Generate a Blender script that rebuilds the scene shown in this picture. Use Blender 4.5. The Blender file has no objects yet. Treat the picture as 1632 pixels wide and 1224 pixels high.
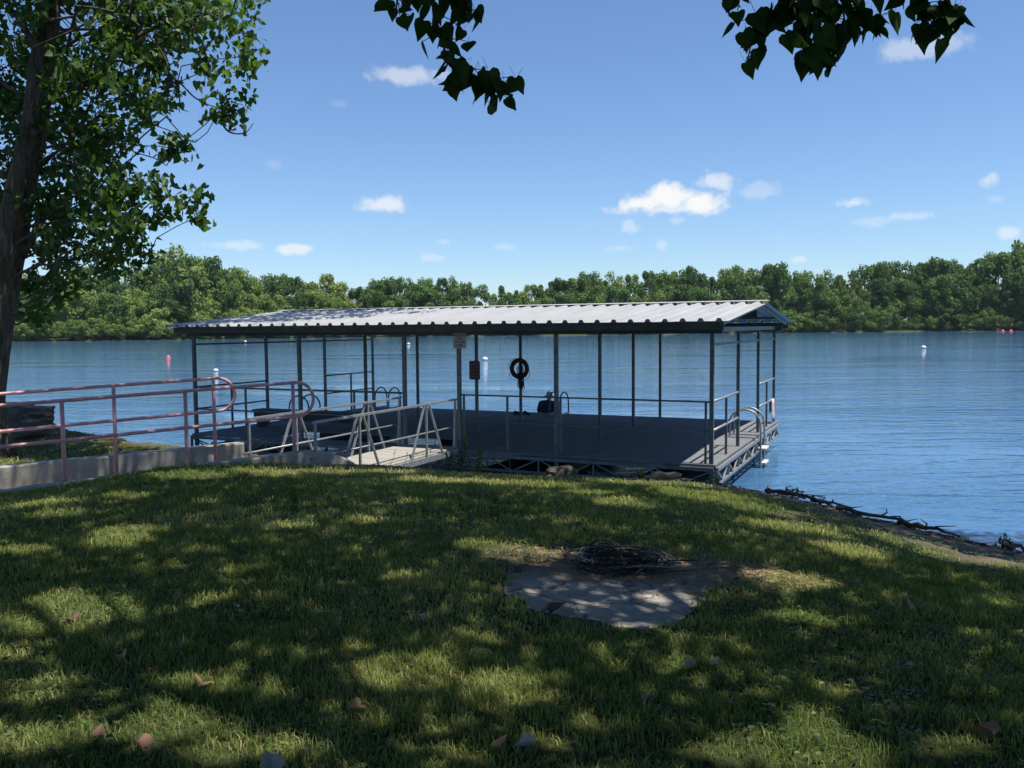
import bpy, bmesh, math, random
import numpy as np
from mathutils import Vector, Matrix, noise as mnoise

random.seed(7); RNG = np.random.default_rng(7)
S = bpy.context.scene
COL = S.collection
R = math.radians

# ------------------------------------------------------------------ camera
CZ, PITCH, ROLL = 2.96, .0655, .0083
FPX = 1360.0
cam = bpy.data.cameras.new("camera"); camo = bpy.data.objects.new("camera", cam); COL.objects.link(camo)
cam.sensor_width = 36; cam.lens = FPX/1632*36; cam.clip_start = .05; cam.clip_end = 20000
fw = Vector((0, math.cos(PITCH), -math.sin(PITCH))); up0 = Vector((0, math.sin(PITCH), math.cos(PITCH))); ex = Vector((1, 0, 0))
c_, s_ = math.cos(ROLL), math.sin(ROLL)
rt = c_*ex - s_*up0; up = s_*ex + c_*up0
camo.matrix_world = Matrix(((rt.x, up.x, -fw.x, 0), (rt.y, up.y, -fw.y, 0), (rt.z, up.z, -fw.z, CZ), (0, 0, 0, 1)))
S.camera = camo

def ray(px, py):
    X = (px-816)/FPX; U = -(py-612)/FPX
    return rt*X + up*U + fw
def on_z(px, py, z):
    d = ray(px, py); t = (z-CZ)/d.z
    return Vector((0, 0, CZ)) + d*t
def on_y(px, py, y):
    d = ray(px, py)
    return Vector((0, 0, CZ)) + d*(y/d.y)

# ------------------------------------------------------------------ sun and sky
SUNV = Vector((.316, -.149, 1.0)).normalized()
SUN_EL = math.asin(SUNV.z); SUN_AZ = math.atan2(SUNV.x, SUNV.y)
sl = bpy.data.lights.new("sun", 'SUN'); sl.energy = 5.0; sl.angle = R(.53); sl.color = (1, .95, .86)
so = bpy.data.objects.new("sun", sl); COL.objects.link(so)
so.rotation_euler = SUNV.to_track_quat('Z', 'Y').to_euler(); so.location = (10, -5, 40)

W = bpy.data.worlds.new("World"); S.world = W; W.use_nodes = True
nt = W.node_tree; nt.nodes.clear()
def N(t, typ, **kw):
    n = t.nodes.new(typ)
    for k, v in kw.items():
        if k.startswith('i_'):
            key = k[2:]; key = int(key) if key.isdigit() else key.replace('_', ' ')
            n.inputs[key].default_value = v
        else: setattr(n, k, v)
    return n
def L(t, a, b): t.links.new(a, b)
wout = N(nt, 'ShaderNodeOutputWorld'); wbg = N(nt, 'ShaderNodeBackground'); wbg.inputs[1].default_value = .082
sky = N(nt, 'ShaderNodeTexSky', sky_type='NISHITA'); sky.sun_disc = False
sky.sun_elevation = SUN_EL; sky.sun_rotation = SUN_AZ
sky.air_density = 1.0; sky.dust_density = .25; sky.ozone_density = 2.0; sky.altitude = 200
tc = N(nt, 'ShaderNodeTexCoord'); sep = N(nt, 'ShaderNodeSeparateXYZ'); L(nt, tc.outputs['Generated'], sep.inputs[0])
az = N(nt, 'ShaderNodeMath', operation='ARCTAN2'); L(nt, sep.outputs[0], az.inputs[0]); L(nt, sep.outputs[1], az.inputs[1])
el = N(nt, 'ShaderNodeMath', operation='ARCSINE'); L(nt, sep.outputs[2], el.inputs[0])
cmb = N(nt, 'ShaderNodeCombineXYZ'); L(nt, az.outputs[0], cmb.inputs[0]); L(nt, el.outputs[0], cmb.inputs[1])
nz = N(nt, 'ShaderNodeTexNoise'); nz.inputs['Scale'].default_value = 42; nz.inputs['Detail'].default_value = 7; nz.inputs['Roughness'].default_value = .62
L(nt, cmb.outputs[0], nz.inputs['Vector'])
CL = [(1030, 325, 44, 17, 1), (1075, 315, 48, 26, 1), (1115, 322, 42, 20, 1), (1070, 332, 90, 9, .9), (1148, 289, 32, 14, .75), (1120, 293, 26, 10, .4),
      (1213, 305, 36, 15, .34), (608, 327, 40, 16, .9), (590, 332, 24, 9, .7), (645, 121, 60, 15, .62), (700, 118, 30, 10, .4), (380, 391, 46, 8, .5),
      (472, 396, 33, 9, .85), (1362, 323, 28, 9, .8), (1005, 362, 18, 10, .6), (1077, 352, 14, 8, .45), (1055, 391, 10, 11, .5), (1575, 285, 13, 12, .7),
      (1606, 370, 15, 11, .8), (1275, 412, 14, 7, .7), (692, 410, 18, 7, .5), (705, 385, 17, 7, .35), (805, 393, 17, 7, .35), (1450, 344, 28, 8, .45),
      (1390, 352, 26, 9, .3), (1470, 74, 70, 19, .5), (990, 396, 26, 7, .3), (1590, 318, 12, 6, .3), (440, 262, 14, 8, .2), (540, 165, 12, 6, .15), (1240, 378, 12, 6, .25),
      # the same fair-weather clouds go on outside the frame
      (-300, 330, 70, 20, .9), (-700, 260, 90, 26, .9), (2000, 330, 80, 22, .9), (2300, 200, 90, 24, .8), (1900, 120, 60, 18, .5), (-200, 60, 70, 18, .5), (900, -300, 120, 40, .6), (300, -500, 150, 50, .6)]
prev = None
for (px, py, a, b, br) in CL:
    d = ray(px, py).normalized()
    A, E_ = math.atan2(d.x, d.y), math.asin(d.z)
    sb = N(nt, 'ShaderNodeVectorMath', operation='SUBTRACT'); L(nt, cmb.outputs[0], sb.inputs[0]); sb.inputs[1].default_value = (A, E_, 0)
    ml = N(nt, 'ShaderNodeVectorMath', operation='MULTIPLY'); L(nt, sb.outputs[0], ml.inputs[0]); ml.inputs[1].default_value = (FPX/(a*1.08), FPX/(b*1.02), 0)
    ln = N(nt, 'ShaderNodeVectorMath', operation='LENGTH'); L(nt, ml.outputs[0], ln.inputs[0])
    ad = N(nt, 'ShaderNodeMath', operation='MULTIPLY_ADD'); L(nt, nz.outputs[0], ad.inputs[0]); ad.inputs[1].default_value = -2.1 if a > 35 else -2.9; ad.inputs[2].default_value = 1.0 if a > 35 else 1.42
    a2 = N(nt, 'ShaderNodeMath', operation='ADD'); L(nt, ad.outputs[0], a2.inputs[0]); L(nt, ln.outputs['Value'], a2.inputs[1])
    mr = N(nt, 'ShaderNodeMapRange', interpolation_type='SMOOTHSTEP'); L(nt, a2.outputs[0], mr.inputs['Value'])
    mr.inputs['From Min'].default_value = 1.05; mr.inputs['From Max'].default_value = .25; mr.inputs['To Min'].default_value = 0; mr.inputs['To Max'].default_value = br if br > .9 else br*(.78 if a > 22 else .6)
    if prev is None: prev = mr.outputs[0]
    else:
        mx = N(nt, 'ShaderNodeMath', operation='MAXIMUM'); L(nt, prev, mx.inputs[0]); L(nt, mr.outputs[0], mx.inputs[1]); prev = mx.outputs[0]
tint = N(nt, 'ShaderNodeMix', data_type='RGBA', blend_type='MULTIPLY'); tint.inputs[0].default_value = 1
L(nt, sky.outputs[0], tint.inputs[6]); tint.inputs[7].default_value = (.86, 1.02, 1.22, 1)
mixc = N(nt, 'ShaderNodeMix', data_type='RGBA'); L(nt, prev, mixc.inputs[0]); L(nt, tint.outputs[2], mixc.inputs[6]); mixc.inputs[7].default_value = (7.6, 7.7, 7.8, 1)
L(nt, mixc.outputs[2], wbg.inputs[0]); L(nt, wbg.outputs[0], wout.inputs[0])

vs = S.view_settings; vs.view_transform = 'Standard'; vs.look = 'None'; vs.exposure = 0.6; vs.gamma = 1; vs.use_curve_mapping = False
S.render.engine = 'CYCLES'
S.cycles.max_bounces = 6; S.cycles.transparent_max_bounces = 8; S.cycles.caustics_reflective = False; S.cycles.caustics_refractive = False
S.cycles.use_denoising = True

# ------------------------------------------------------------------ helpers
class MB:
    def __init__(s): s.v = []; s.f = []
    def add(s, vs_, fs):
        o = len(s.v); s.v += [tuple(p) for p in vs_]; s.f += [tuple(i+o for i in f) for f in fs]; return s
    def box(s, x0, x1, y0, y1, z0, z1, M=None, bev=0):
        b = bev
        if b <= 0:
            v = [Vector((x, y, z)) for z in (z0, z1) for y in (y0, y1) for x in (x0, x1)]
            f = [(0, 2, 3, 1), (4, 5, 7, 6), (0, 1, 5, 4), (2, 6, 7, 3), (0, 4, 6, 2), (1, 3, 7, 5)]
        else:  # chamfer the four long top edges
            v = [Vector(p) for p in ((x0, y0, z0), (x1, y0, z0), (x1, y1, z0), (x0, y1, z0), (x0, y0, z1-b), (x1, y0, z1-b), (x1, y1, z1-b), (x0, y1, z1-b),
                 (x0+b, y0+b, z1), (x1-b, y0+b, z1), (x1-b, y1-b, z1), (x0+b, y1-b, z1))]
            f = [(0, 3, 2, 1), (0, 1, 5, 4), (1, 2, 6, 5), (2, 3, 7, 6), (3, 0, 4, 7), (4, 5, 9, 8), (5, 6, 10, 9), (6, 7, 11, 10), (7, 4, 8, 11), (8, 9, 10, 11)]
        if M is not None: v = [M @ p for p in v]
        return s.add(v, f)
    def bar(s, a, b, w, h=None):   # rectangular bar from a to b
        a, b = Vector(a), Vector(b); h = h or w; d = (b-a)
        ln = d.length; d.normalize()
        ref = Vector((0, 0, 1)) if abs(d.z) < .9 else Vector((1, 0, 0))
        x = d.cross(ref).normalized(); y = x.cross(d)
        v = [p + x*(sx*w/2) + y*(sy*h/2) for p in (a, b) for sx, sy in ((-1, -1), (1, -1), (1, 1), (-1, 1))]
        return s.add(v, [(3, 2, 1, 0), (4, 5, 6, 7), (0, 1, 5, 4), (1, 2, 6, 5), (2, 3, 7, 6), (3, 0, 4, 7)])
    def tube(s, pts, r, n=8, cap=True):
        pts = [Vector(p) for p in pts]; m = len(pts)
        rr = r if isinstance(r, (list, tuple)) else [r]*m
        o = len(s.v); prevx = None
        for i, p in enumerate(pts):
            d = (pts[min(i+1, m-1)] - pts[max(i-1, 0)]).normalized()
            if prevx is None:
                ref = Vector((0, 0, 1)) if abs(d.z) < .9 else Vector((1, 0, 0)); x = d.cross(ref).normalized()
            else: x = (prevx - d*prevx.dot(d)).normalized()
            prevx = x; y = d.cross(x)
            for k in range(n):
                t = 2*math.pi*k/n; s.v.append(tuple(p + (x*math.cos(t) + y*math.sin(t))*rr[i]))
        for i in range(m-1):
            for k in range(n):
                a = o+i*n+k; b = o+i*n+(k+1) % n; s.f.append((a, b, b+n, a+n))
        if cap: s.f.append(tuple(o+k for k in reversed(range(n)))); s.f.append(tuple(o+(m-1)*n+k for k in range(n)))
        return s
    def mesh(s, name, smooth=False):
        me = bpy.data.meshes.new(name); me.from_pydata(s.v, [], s.f); me.update()
        if smooth: me.polygons.foreach_set('use_smooth', [True]*len(me.polygons))
        return me
    def build(s, name, mat, parent=None, smooth=False):
        return obj(name, s.mesh(name, smooth), mat, parent)
def obj(name, me, mat, parent=None, loc=None, rotz=None):
    o = bpy.data.objects.new(name, me); COL.objects.link(o)
    if mat is not None and me is not None and not me.materials: me.materials.append(mat)
    if parent is not None: o.parent = parent
    if loc is not None: o.location = loc
    if rotz is not None: o.rotation_euler = (0, 0, rotz)
    return o
def empty(name, loc=(0, 0, 0), rotz=0):
    o = bpy.data.objects.new(name, None); COL.objects.link(o); o.location = loc; o.rotation_euler = (0, 0, rotz); o.empty_display_size = .2
    return o
def tag(o, label=None, cat=None, group=None, kind=None):
    if label: o['label'] = label
    if cat: o['category'] = cat
    if group: o['group'] = group
    if kind: o['kind'] = kind
    return o
def np_mesh(name, V, F, smooth=False, col=None, attr='tint'):
    """V (n,3), F (m,k) same-size faces; col (n,) or (n,3) stored per vertex"""
    me = bpy.data.meshes.new(name); n, (m, k) = len(V), F.shape
    me.vertices.add(n); me.vertices.foreach_set('co', np.ascontiguousarray(V, np.float32).ravel())
    me.loops.add(m*k); me.loops.foreach_set('vertex_index', np.ascontiguousarray(F, np.int32).ravel())
    me.polygons.add(m); me.polygons.foreach_set('loop_start', np.arange(0, m*k, k, dtype=np.int32))
    if smooth: me.polygons.foreach_set('use_smooth', np.ones(m, bool))
    me.update(calc_edges=True)
    if col is not None:
        a = me.attributes.new(attr, 'FLOAT', 'POINT'); a.data.foreach_set('value', np.ascontiguousarray(col, np.float32))
    return me
def rand_rot(n, rng, tilt=None):
    """random rotation matrices; tilt None = any direction, else max tilt from z-up (rad)"""
    yaw = rng.uniform(0, 2*np.pi, n)
    if tilt is None:
        q = rng.normal(size=(n, 4)); q /= np.linalg.norm(q, axis=1)[:, None]; w, x, y, z = q.T
        return np.stack([1-2*(y*y+z*z), 2*(x*y-z*w), 2*(x*z+y*w), 2*(x*y+z*w), 1-2*(x*x+z*z), 2*(y*z-x*w), 2*(x*z-y*w), 2*(y*z+x*w), 1-2*(x*x+y*y)], 1).reshape(n, 3, 3)
    t = rng.uniform(0, tilt, n); c, s = np.cos(yaw), np.sin(yaw); ct, st = np.cos(t), np.sin(t)
    Rz = np.zeros((n, 3, 3)); Rz[:, 0, 0] = c; Rz[:, 0, 1] = -s; Rz[:, 1, 0] = s; Rz[:, 1, 1] = c; Rz[:, 2, 2] = 1
    Rx = np.zeros((n, 3, 3)); Rx[:, 0, 0] = 1; Rx[:, 1, 1] = ct; Rx[:, 1, 2] = -st; Rx[:, 2, 1] = st; Rx[:, 2, 2] = ct
    return Rz @ Rx
def scatter_mesh(name, tv, tf, P, M, sc, tint, smooth=False):
    n, k = len(P), len(tv)
    V = np.einsum('nij,kj->nki', M, tv)*sc[:, None, None] + P[:, None, :]
    F = (tf[None] + (np.arange(n)*k)[:, None, None]).reshape(-1, tf.shape[1])
    return np_mesh(name, V.reshape(-1, 3), F, smooth, np.repeat(tint, k))

# ------------------------------------------------------------------ materials
def mat(name):
    m = bpy.data.materials.new(name); m.use_nodes = True; t = m.node_tree; t.nodes.clear()
    o = N(t, 'ShaderNodeOutputMaterial'); b = N(t, 'ShaderNodeBsdfPrincipled'); L(t, b.outputs[0], o.inputs[0])
    return m, t, b, o
def ramp(t, fac, stops):
    r = N(t, 'ShaderNodeValToRGB'); L(t, fac, r.inputs[0]); e = r.color_ramp.elements
    while len(e) < len(stops): e.new(.5)
    for i, (p, c) in enumerate(stops): e[i].position = p; e[i].color = (*c, 1)
    return r.outputs[0]
def noise_tex(t, scale, detail=4, rough=.55, vec=None, dist=0):
    n = N(t, 'ShaderNodeTexNoise'); n.inputs['Scale'].default_value = scale; n.inputs['Detail'].default_value = detail; n.inputs['Roughness'].default_value = rough; n.inputs['Distortion'].default_value = dist
    if vec is not None: L(t, vec, n.inputs['Vector'])
    return n
def simple(name, stops, scale=6, rough=.6, metal=0, bump=0, bscale=None, coord='Object', stretch=None, detail=5, spec=.5):
    m, t, b, o = mat(name); tc = N(t, 'ShaderNodeTexCoord'); vec = tc.outputs[coord]
    if stretch:
        mp = N(t, 'ShaderNodeMapping'); mp.inputs['Scale'].default_value = stretch; L(t, vec, mp.inputs[0]); vec = mp.outputs[0]
    nz = noise_tex(t, scale, detail, vec=vec); L(t, ramp(t, nz.outputs[0], stops), b.inputs['Base Color'])
    b.inputs['Roughness'].default_value = rough; b.inputs['Metallic'].default_value = metal; b.inputs['Specular IOR Level'].default_value = spec
    if bump:
        n2 = noise_tex(t, bscale or scale*6, 5, vec=vec); bp = N(t, 'ShaderNodeBump'); bp.inputs['Strength'].default_value = bump; bp.inputs['Distance'].default_value = .02
        L(t, n2.outputs[0], bp.inputs['Height']); L(t, bp.outputs[0], b.inputs['Normal'])
    return m
def leafy(name, c0, c1, c2, trans=.35, rough=.45, objrand=False, tcol=None, spec=.4):
    m, t, b, o = mat(name); at = N(t, 'ShaderNodeAttribute', attribute_name='tint')
    fac = at.outputs['Fac']
    if objrand:
        oi = N(t, 'ShaderNodeObjectInfo'); ma = N(t, 'ShaderNodeMath', operation='MULTIPLY_ADD'); L(t, oi.outputs['Random'], ma.inputs[0]); ma.inputs[1].default_value = .62; ma.inputs[2].default_value = -.28
        ad = N(t, 'ShaderNodeMath', operation='ADD', use_clamp=True); L(t, ma.outputs[0], ad.inputs[0]); L(t, fac, ad.inputs[1]); fac = ad.outputs[0]
    cr = ramp(t, fac, [(0, c0), (.5, c1), (1, c2)]); L(t, cr, b.inputs['Base Color']); b.inputs['Roughness'].default_value = rough; b.inputs['Specular IOR Level'].default_value = spec
    tr = N(t, 'ShaderNodeBsdfTranslucent')
    mm = N(t, 'ShaderNodeMix', data_type='RGBA', blend_type='MULTIPLY'); mm.inputs[0].default_value = 1; L(t, cr, mm.inputs[6]); mm.inputs[7].default_value = (*(tcol or (1.5, 1.7, .6)), 1); L(t, mm.outputs[2], tr.inputs[0])
    ms = N(t, 'ShaderNodeMixShader'); ms.inputs[0].default_value = trans; L(t, b.outputs[0], ms.inputs[1]); L(t, tr.outputs[0], ms.inputs[2]); L(t, ms.outputs[0], o.inputs[0])
    return m

M = {}
M['galv'] = simple('galvanised_steel', [(.3, (.085, .095, .095)), (.7, (.15, .16, .16))], 9, .5, .2, .05, spec=.35)
M['alu'] = simple('weathered_aluminium', [(.3, (.2, .21, .22)), (.7, (.32, .33, .34))], 14, .45, .4, .05)
M['roof'] = simple('ribbed_roof_metal', [(.25, (.25, .245, .24)), (.42, (.34, .34, .342)), (.6, (.385, .385, .385)), (.72, (.4, .375, .33))], 1.3, .55, .1, .06, stretch=(5, .35, 1), detail=9)
M['fascia'] = simple('dark_trim_metal', [(.3, (.06, .065, .064)), (.7, (.09, .096, .095))], 4, .6, 0, spec=.2)
M['ridge'] = simple('ridge_cap_metal', [(.35, (.36, .36, .345)), (.62, (.44, .43, .41)), (.75, (.4, .22, .12))], 3.2, .5, .1)
M['deck'] = simple('dark_deck_carpet', [(.3, (.125, .13, .14)), (.55, (.17, .176, .186)), (.75, (.27, .275, .28))], 5, .85, 0, .35, 60, stretch=(.4, 2, 1), spec=.04)
M['float'] = simple('black_float_plastic', [(.3, (.03, .035, .04)), (.7, (.06, .065, .07))], 5, .5)
M['wood'] = simple('weathered_plank', [(.25, (.2, .178, .15)), (.55, (.33, .31, .275)), (.8, (.43, .41, .375))], 7, .85, 0, .4, 40, stretch=(.5, 5, 3))
M['darkwood'] = simple('dark_bench_wood', [(.3, (.03, .024, .02)), (.7, (.065, .055, .05))], 8, .7, 0, .2, 40, stretch=(.6, 5, 4))
M['concrete'] = simple('old_concrete', [(.2, (.2, .188, .165)), (.5, (.3, .282, .245)), (.8, (.39, .37, .325))], 3.5, .9, 0, .35, 50)
M['pad'] = simple('gravelly_pad', [(.2, (.15, .135, .115)), (.5, (.28, .26, .235)), (.78, (.4, .38, .35))], 14, .95, 0, .8, 70, detail=8)
M['pink'] = simple('faded_red_paint', [(.3, (.52, .24, .265)), (.6, (.62, .32, .345)), (.85, (.64, .4, .415))], 7, .5, 0, .08)
M['bark'] = None
M['rope'] = simple('dark_cable', [(.3, (.014, .013, .012)), (.7, (.045, .04, .035))], 20, .7, spec=.2)
M['greycable'] = simple('grey_cable', [(.3, (.09, .08, .07)), (.7, (.2, .19, .17))], 20, .6)
M['white'] = simple('white_plastic', [(.3, (.55, .55, .54)), (.7, (.65, .65, .63))], 6, .4)
M['red'] = simple('red_plastic', [(.3, (.75, .05, .09)), (.7, (.85, .09, .13))], 6, .4)
M['ringred'] = simple('dark_red_ring', [(.3, (.07, .014, .012)), (.7, (.11, .022, .018))], 6, .6)
M['signwhite'] = simple('faded_sign_face', [(.3, (.3, .27, .25)), (.7, (.4, .36, .33))], 12, .5)
M['signdark'] = simple('dark_sign_face', [(.3, (.05, .028, .034)), (.7, (.075, .04, .048))], 8, .5)
M['letter'] = simple('sign_red_letter', [(.3, (.12, .03, .03)), (.7, (.17, .05, .05))], 12, .6)
M['lettergrey'] = simple('sign_pale_letter', [(.3, (.16, .12, .13)), (.7, (.2, .15, .16))], 12, .6)
M['navy'] = simple('navy_cloth', [(.3, (.018, .022, .05)), (.7, (.035, .04, .085))], 12, .9, 0, .3, 60)
M['hat'] = simple('grey_hat_cloth', [(.3, (.3, .3, .3)), (.7, (.45, .45, .44))], 12, .9)
M['skin'] = simple('skin', [(.3, (.42, .25, .18)), (.7, (.5, .31, .23))], 12, .5)
M['towel'] = simple('pink_towel_cloth', [(.3, (.55, .4, .36)), (.7, (.7, .55, .5))], 10, .95, 0, .5, 90)
M['black'] = simple('black_fabric', [(.3, (.012, .012, .014)), (.7, (.03, .03, .032))], 12, .8)
M['deadleaf'] = simple('dead_leaf', [(.25, (.15, .07, .04)), (.5, (.23, .13, .08)), (.8, (.3, .2, .13))], 30, .8, coord='Object')
M['paleleaf'] = simple('bleached_leaf', [(.25, (.2, .18, .15)), (.8, (.34, .31, .27))], 30, .8)
M['darkleaf'] = simple('dark_dead_leaf', [(.25, (.06, .03, .022)), (.8, (.13, .07, .045))], 30, .8)
M['stone'] = simple('pale_limestone', [(.25, (.36, .34, .3)), (.8, (.58, .55, .5))], 8, .9, 0, .4, 30)
M['drift'] = simple('dark_driftwood', [(.25, (.05, .04, .03)), (.6, (.11, .09, .07)), (.85, (.24, .2, .17))], 9, .9, 0, .5, 50, stretch=(1, 1, 4))
M['straw'] = simple('dead_straw', [(.25, (.2, .13, .075)), (.8, (.38, .28, .16))], 30, .9)
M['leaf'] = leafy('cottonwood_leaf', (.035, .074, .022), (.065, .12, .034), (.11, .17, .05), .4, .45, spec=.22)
M['sprayleaf'] = leafy('spray_leaf', (.02, .042, .013), (.032, .064, .018), (.05, .09, .026), .26, .6, spec=.12)  # darker copy of the cottonwood leaf; shade is painted into its colour
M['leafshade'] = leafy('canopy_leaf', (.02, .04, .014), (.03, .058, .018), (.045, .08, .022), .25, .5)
M['farleaf'] = leafy('far_foliage', (.04, .082, .028), (.088, .16, .045), (.175, .25, .068), .3, .7, objrand=True, spec=.15, tcol=(1.2, 1.3, .7))
M['paleleaves'] = leafy('pale_foliage', (.1, .155, .045), (.175, .24, .065), (.27, .33, .09), .3, .7, objrand=True, spec=.15, tcol=(1.2, 1.3, .7))
M['weed'] = leafy('weed_green', (.03, .06, .02), (.06, .11, .03), (.12, .17, .05), .3, .5)
M['grass'] = leafy('grass_blade', (.12, .165, .055), (.23, .262, .085), (.48, .43, .22), .42, .6, tcol=(1.3, 1.4, .6), spec=.15)

def pad_dirt():
    # soil washed over the back half of the pad, and cracks
    m = M['pad']; t = m.node_tree; b = [n for n in t.nodes if n.type == 'BSDF_PRINCIPLED'][0]; lk = b.inputs['Base Color'].links[0]; src = lk.from_socket
    tc = N(t, 'ShaderNodeTexCoord'); sp = N(t, 'ShaderNodeSeparateXYZ'); L(t, tc.outputs['Object'], sp.inputs[0]); nz = noise_tex(t, 3.2, 8, .65, tc.outputs['Object'])
    a = N(t, 'ShaderNodeMath', operation='MULTIPLY_ADD'); L(t, nz.outputs[0], a.inputs[0]); a.inputs[1].default_value = 2.2; L(t, sp.outputs[1], a.inputs[2])
    mr = N(t, 'ShaderNodeMapRange'); L(t, a.outputs[0], mr.inputs['Value']); mr.inputs['From Min'].default_value = 1.05; mr.inputs['From Max'].default_value = 1.6
    n2 = noise_tex(t, 30, 6, .6, tc.outputs['Object']); soil = ramp(t, n2.outputs[0], [(.3, (.085, .06, .04)), (.55, (.17, .125, .085)), (.8, (.3, .24, .17))])
    mx = N(t, 'ShaderNodeMix', data_type='RGBA'); L(t, mr.outputs[0], mx.inputs[0]); L(t, src, mx.inputs[6]); L(t, soil, mx.inputs[7])
    nd = noise_tex(t, 2.5, 4, .6, tc.outputs['Object']); vm = N(t, 'ShaderNodeMix', data_type='RGBA'); vm.inputs[0].default_value = .25; L(t, tc.outputs['Object'], vm.inputs[6]); L(t, nd.outputs['Color'], vm.inputs[7])
    vo = N(t, 'ShaderNodeTexVoronoi', feature='DISTANCE_TO_EDGE'); vo.inputs['Scale'].default_value = 1.6; L(t, vm.outputs[2], vo.inputs['Vector'])
    cr = N(t, 'ShaderNodeMapRange'); L(t, vo.outputs['Distance'], cr.inputs['Value']); cr.inputs['From Min'].default_value = .004; cr.inputs['From Max'].default_value = .016; cr.inputs['To Min'].default_value = .35
    mu = N(t, 'ShaderNodeMix', data_type='RGBA', blend_type='MULTIPLY'); mu.inputs[0].default_value = 1; L(t, mx.outputs[2], mu.inputs[6]); L(t, cr.outputs[0], mu.inputs[7]); L(t, mu.outputs[2], b.inputs['Base Color'])
pad_dirt()
def bark():
    m, t, b, o = mat('ridged_bark'); tc = N(t, 'ShaderNodeTexCoord'); mp = N(t, 'ShaderNodeMapping'); mp.inputs['Scale'].default_value = (1, 1, .16); L(t, tc.outputs['Object'], mp.inputs[0])
    n1 = noise_tex(t, 17, 6, .62, mp.outputs[0], .8); L(t, ramp(t, n1.outputs[0], [(.3, (.03, .022, .016)), (.52, (.1, .08, .058)), (.75, (.2, .165, .125))]), b.inputs['Base Color']); b.inputs['Roughness'].default_value = .95
    bp = N(t, 'ShaderNodeBump'); bp.inputs['Strength'].default_value = 1; bp.inputs['Distance'].default_value = .06; L(t, n1.outputs[0], bp.inputs['Height']); L(t, bp.outputs[0], b.inputs['Normal'])
    return m
M['bark'] = bark()
def rock_mat():
    m, t, b, o = mat('dark_layered_rock'); tc = N(t, 'ShaderNodeTexCoord'); mp = N(t, 'ShaderNodeMapping'); mp.inputs['Scale'].default_value = (1, 1, 4); L(t, tc.outputs['Object'], mp.inputs[0])
    n1 = noise_tex(t, 3.5, 8, .65, mp.outputs[0], .5); L(t, ramp(t, n1.outputs[0], [(.3, (.035, .03, .026)), (.5, (.1, .085, .068)), (.68, (.2, .175, .14)), (.78, (.4, .36, .3))]), b.inputs['Base Color']); b.inputs['Roughness'].default_value = .95
    bp = N(t, 'ShaderNodeBump'); bp.inputs['Strength'].default_value = .9; bp.inputs['Distance'].default_value = .08; L(t, n1.outputs[0], bp.inputs['Height']); L(t, bp.outputs[0], b.inputs['Normal'])
    return m
M['rock'] = rock_mat()
def ground_mat():
    m, t, b, o = mat('soil_and_turf'); ge = N(t, 'ShaderNodeNewGeometry'); sp = N(t, 'ShaderNodeSeparateXYZ'); L(t, ge.outputs['Position'], sp.inputs[0])
    n1 = noise_tex(t, .9, 6, .6, ge.outputs['Position']); n2 = noise_tex(t, 35, 5, .6, ge.outputs['Position'])
    base = ramp(t, n1.outputs[0], [(.3, (.03, .042, .014)), (.55, (.05, .06, .02)), (.75, (.1, .09, .042))])
    fine = ramp(t, n2.outputs[0], [(.3, (.45, .45, .45)), (.7, (1.25, 1.2, 1.1))])
    mu = N(t, 'ShaderNodeMix', data_type='RGBA', blend_type='MULTIPLY'); mu.inputs[0].default_value = 1; L(t, base, mu.inputs[6]); L(t, fine, mu.inputs[7])
    # bare brown soil on the bank near the water line and worn soil round the pad
    at = N(t, 'ShaderNodeAttribute', attribute_name='bare'); soil = ramp(t, n2.outputs[0], [(.25, (.06, .045, .03)), (.55, (.14, .11, .08)), (.8, (.27, .23, .18))])
    ad = N(t, 'ShaderNodeMath', operation='MULTIPLY_ADD', use_clamp=True); L(t, n1.outputs[0], ad.inputs[0]); ad.inputs[1].default_value = .8; ad.inputs[2].default_value = -.4
    a2 = N(t, 'ShaderNodeMath', operation='ADD', use_clamp=True); L(t, ad.outputs[0], a2.inputs[0]); L(t, at.outputs['Fac'], a2.inputs[1])
    mx = N(t, 'ShaderNodeMix', data_type='RGBA'); L(t, at.outputs['Fac'], mx.inputs[0]); L(t, mu.outputs[2], mx.inputs[6]); L(t, soil, mx.inputs[7])
    L(t, mx.outputs[2], b.inputs['Base Color']); b.inputs['Roughness'].default_value = .95; b.inputs['Specular IOR Level'].default_value = .2
    bp = N(t, 'ShaderNodeBump'); bp.inputs['Strength'].default_value = .7; bp.inputs['Distance'].default_value = .03; L(t, n2.outputs[0], bp.inputs['Height']); L(t, bp.outputs[0], b.inputs['Normal'])
    return m
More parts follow.
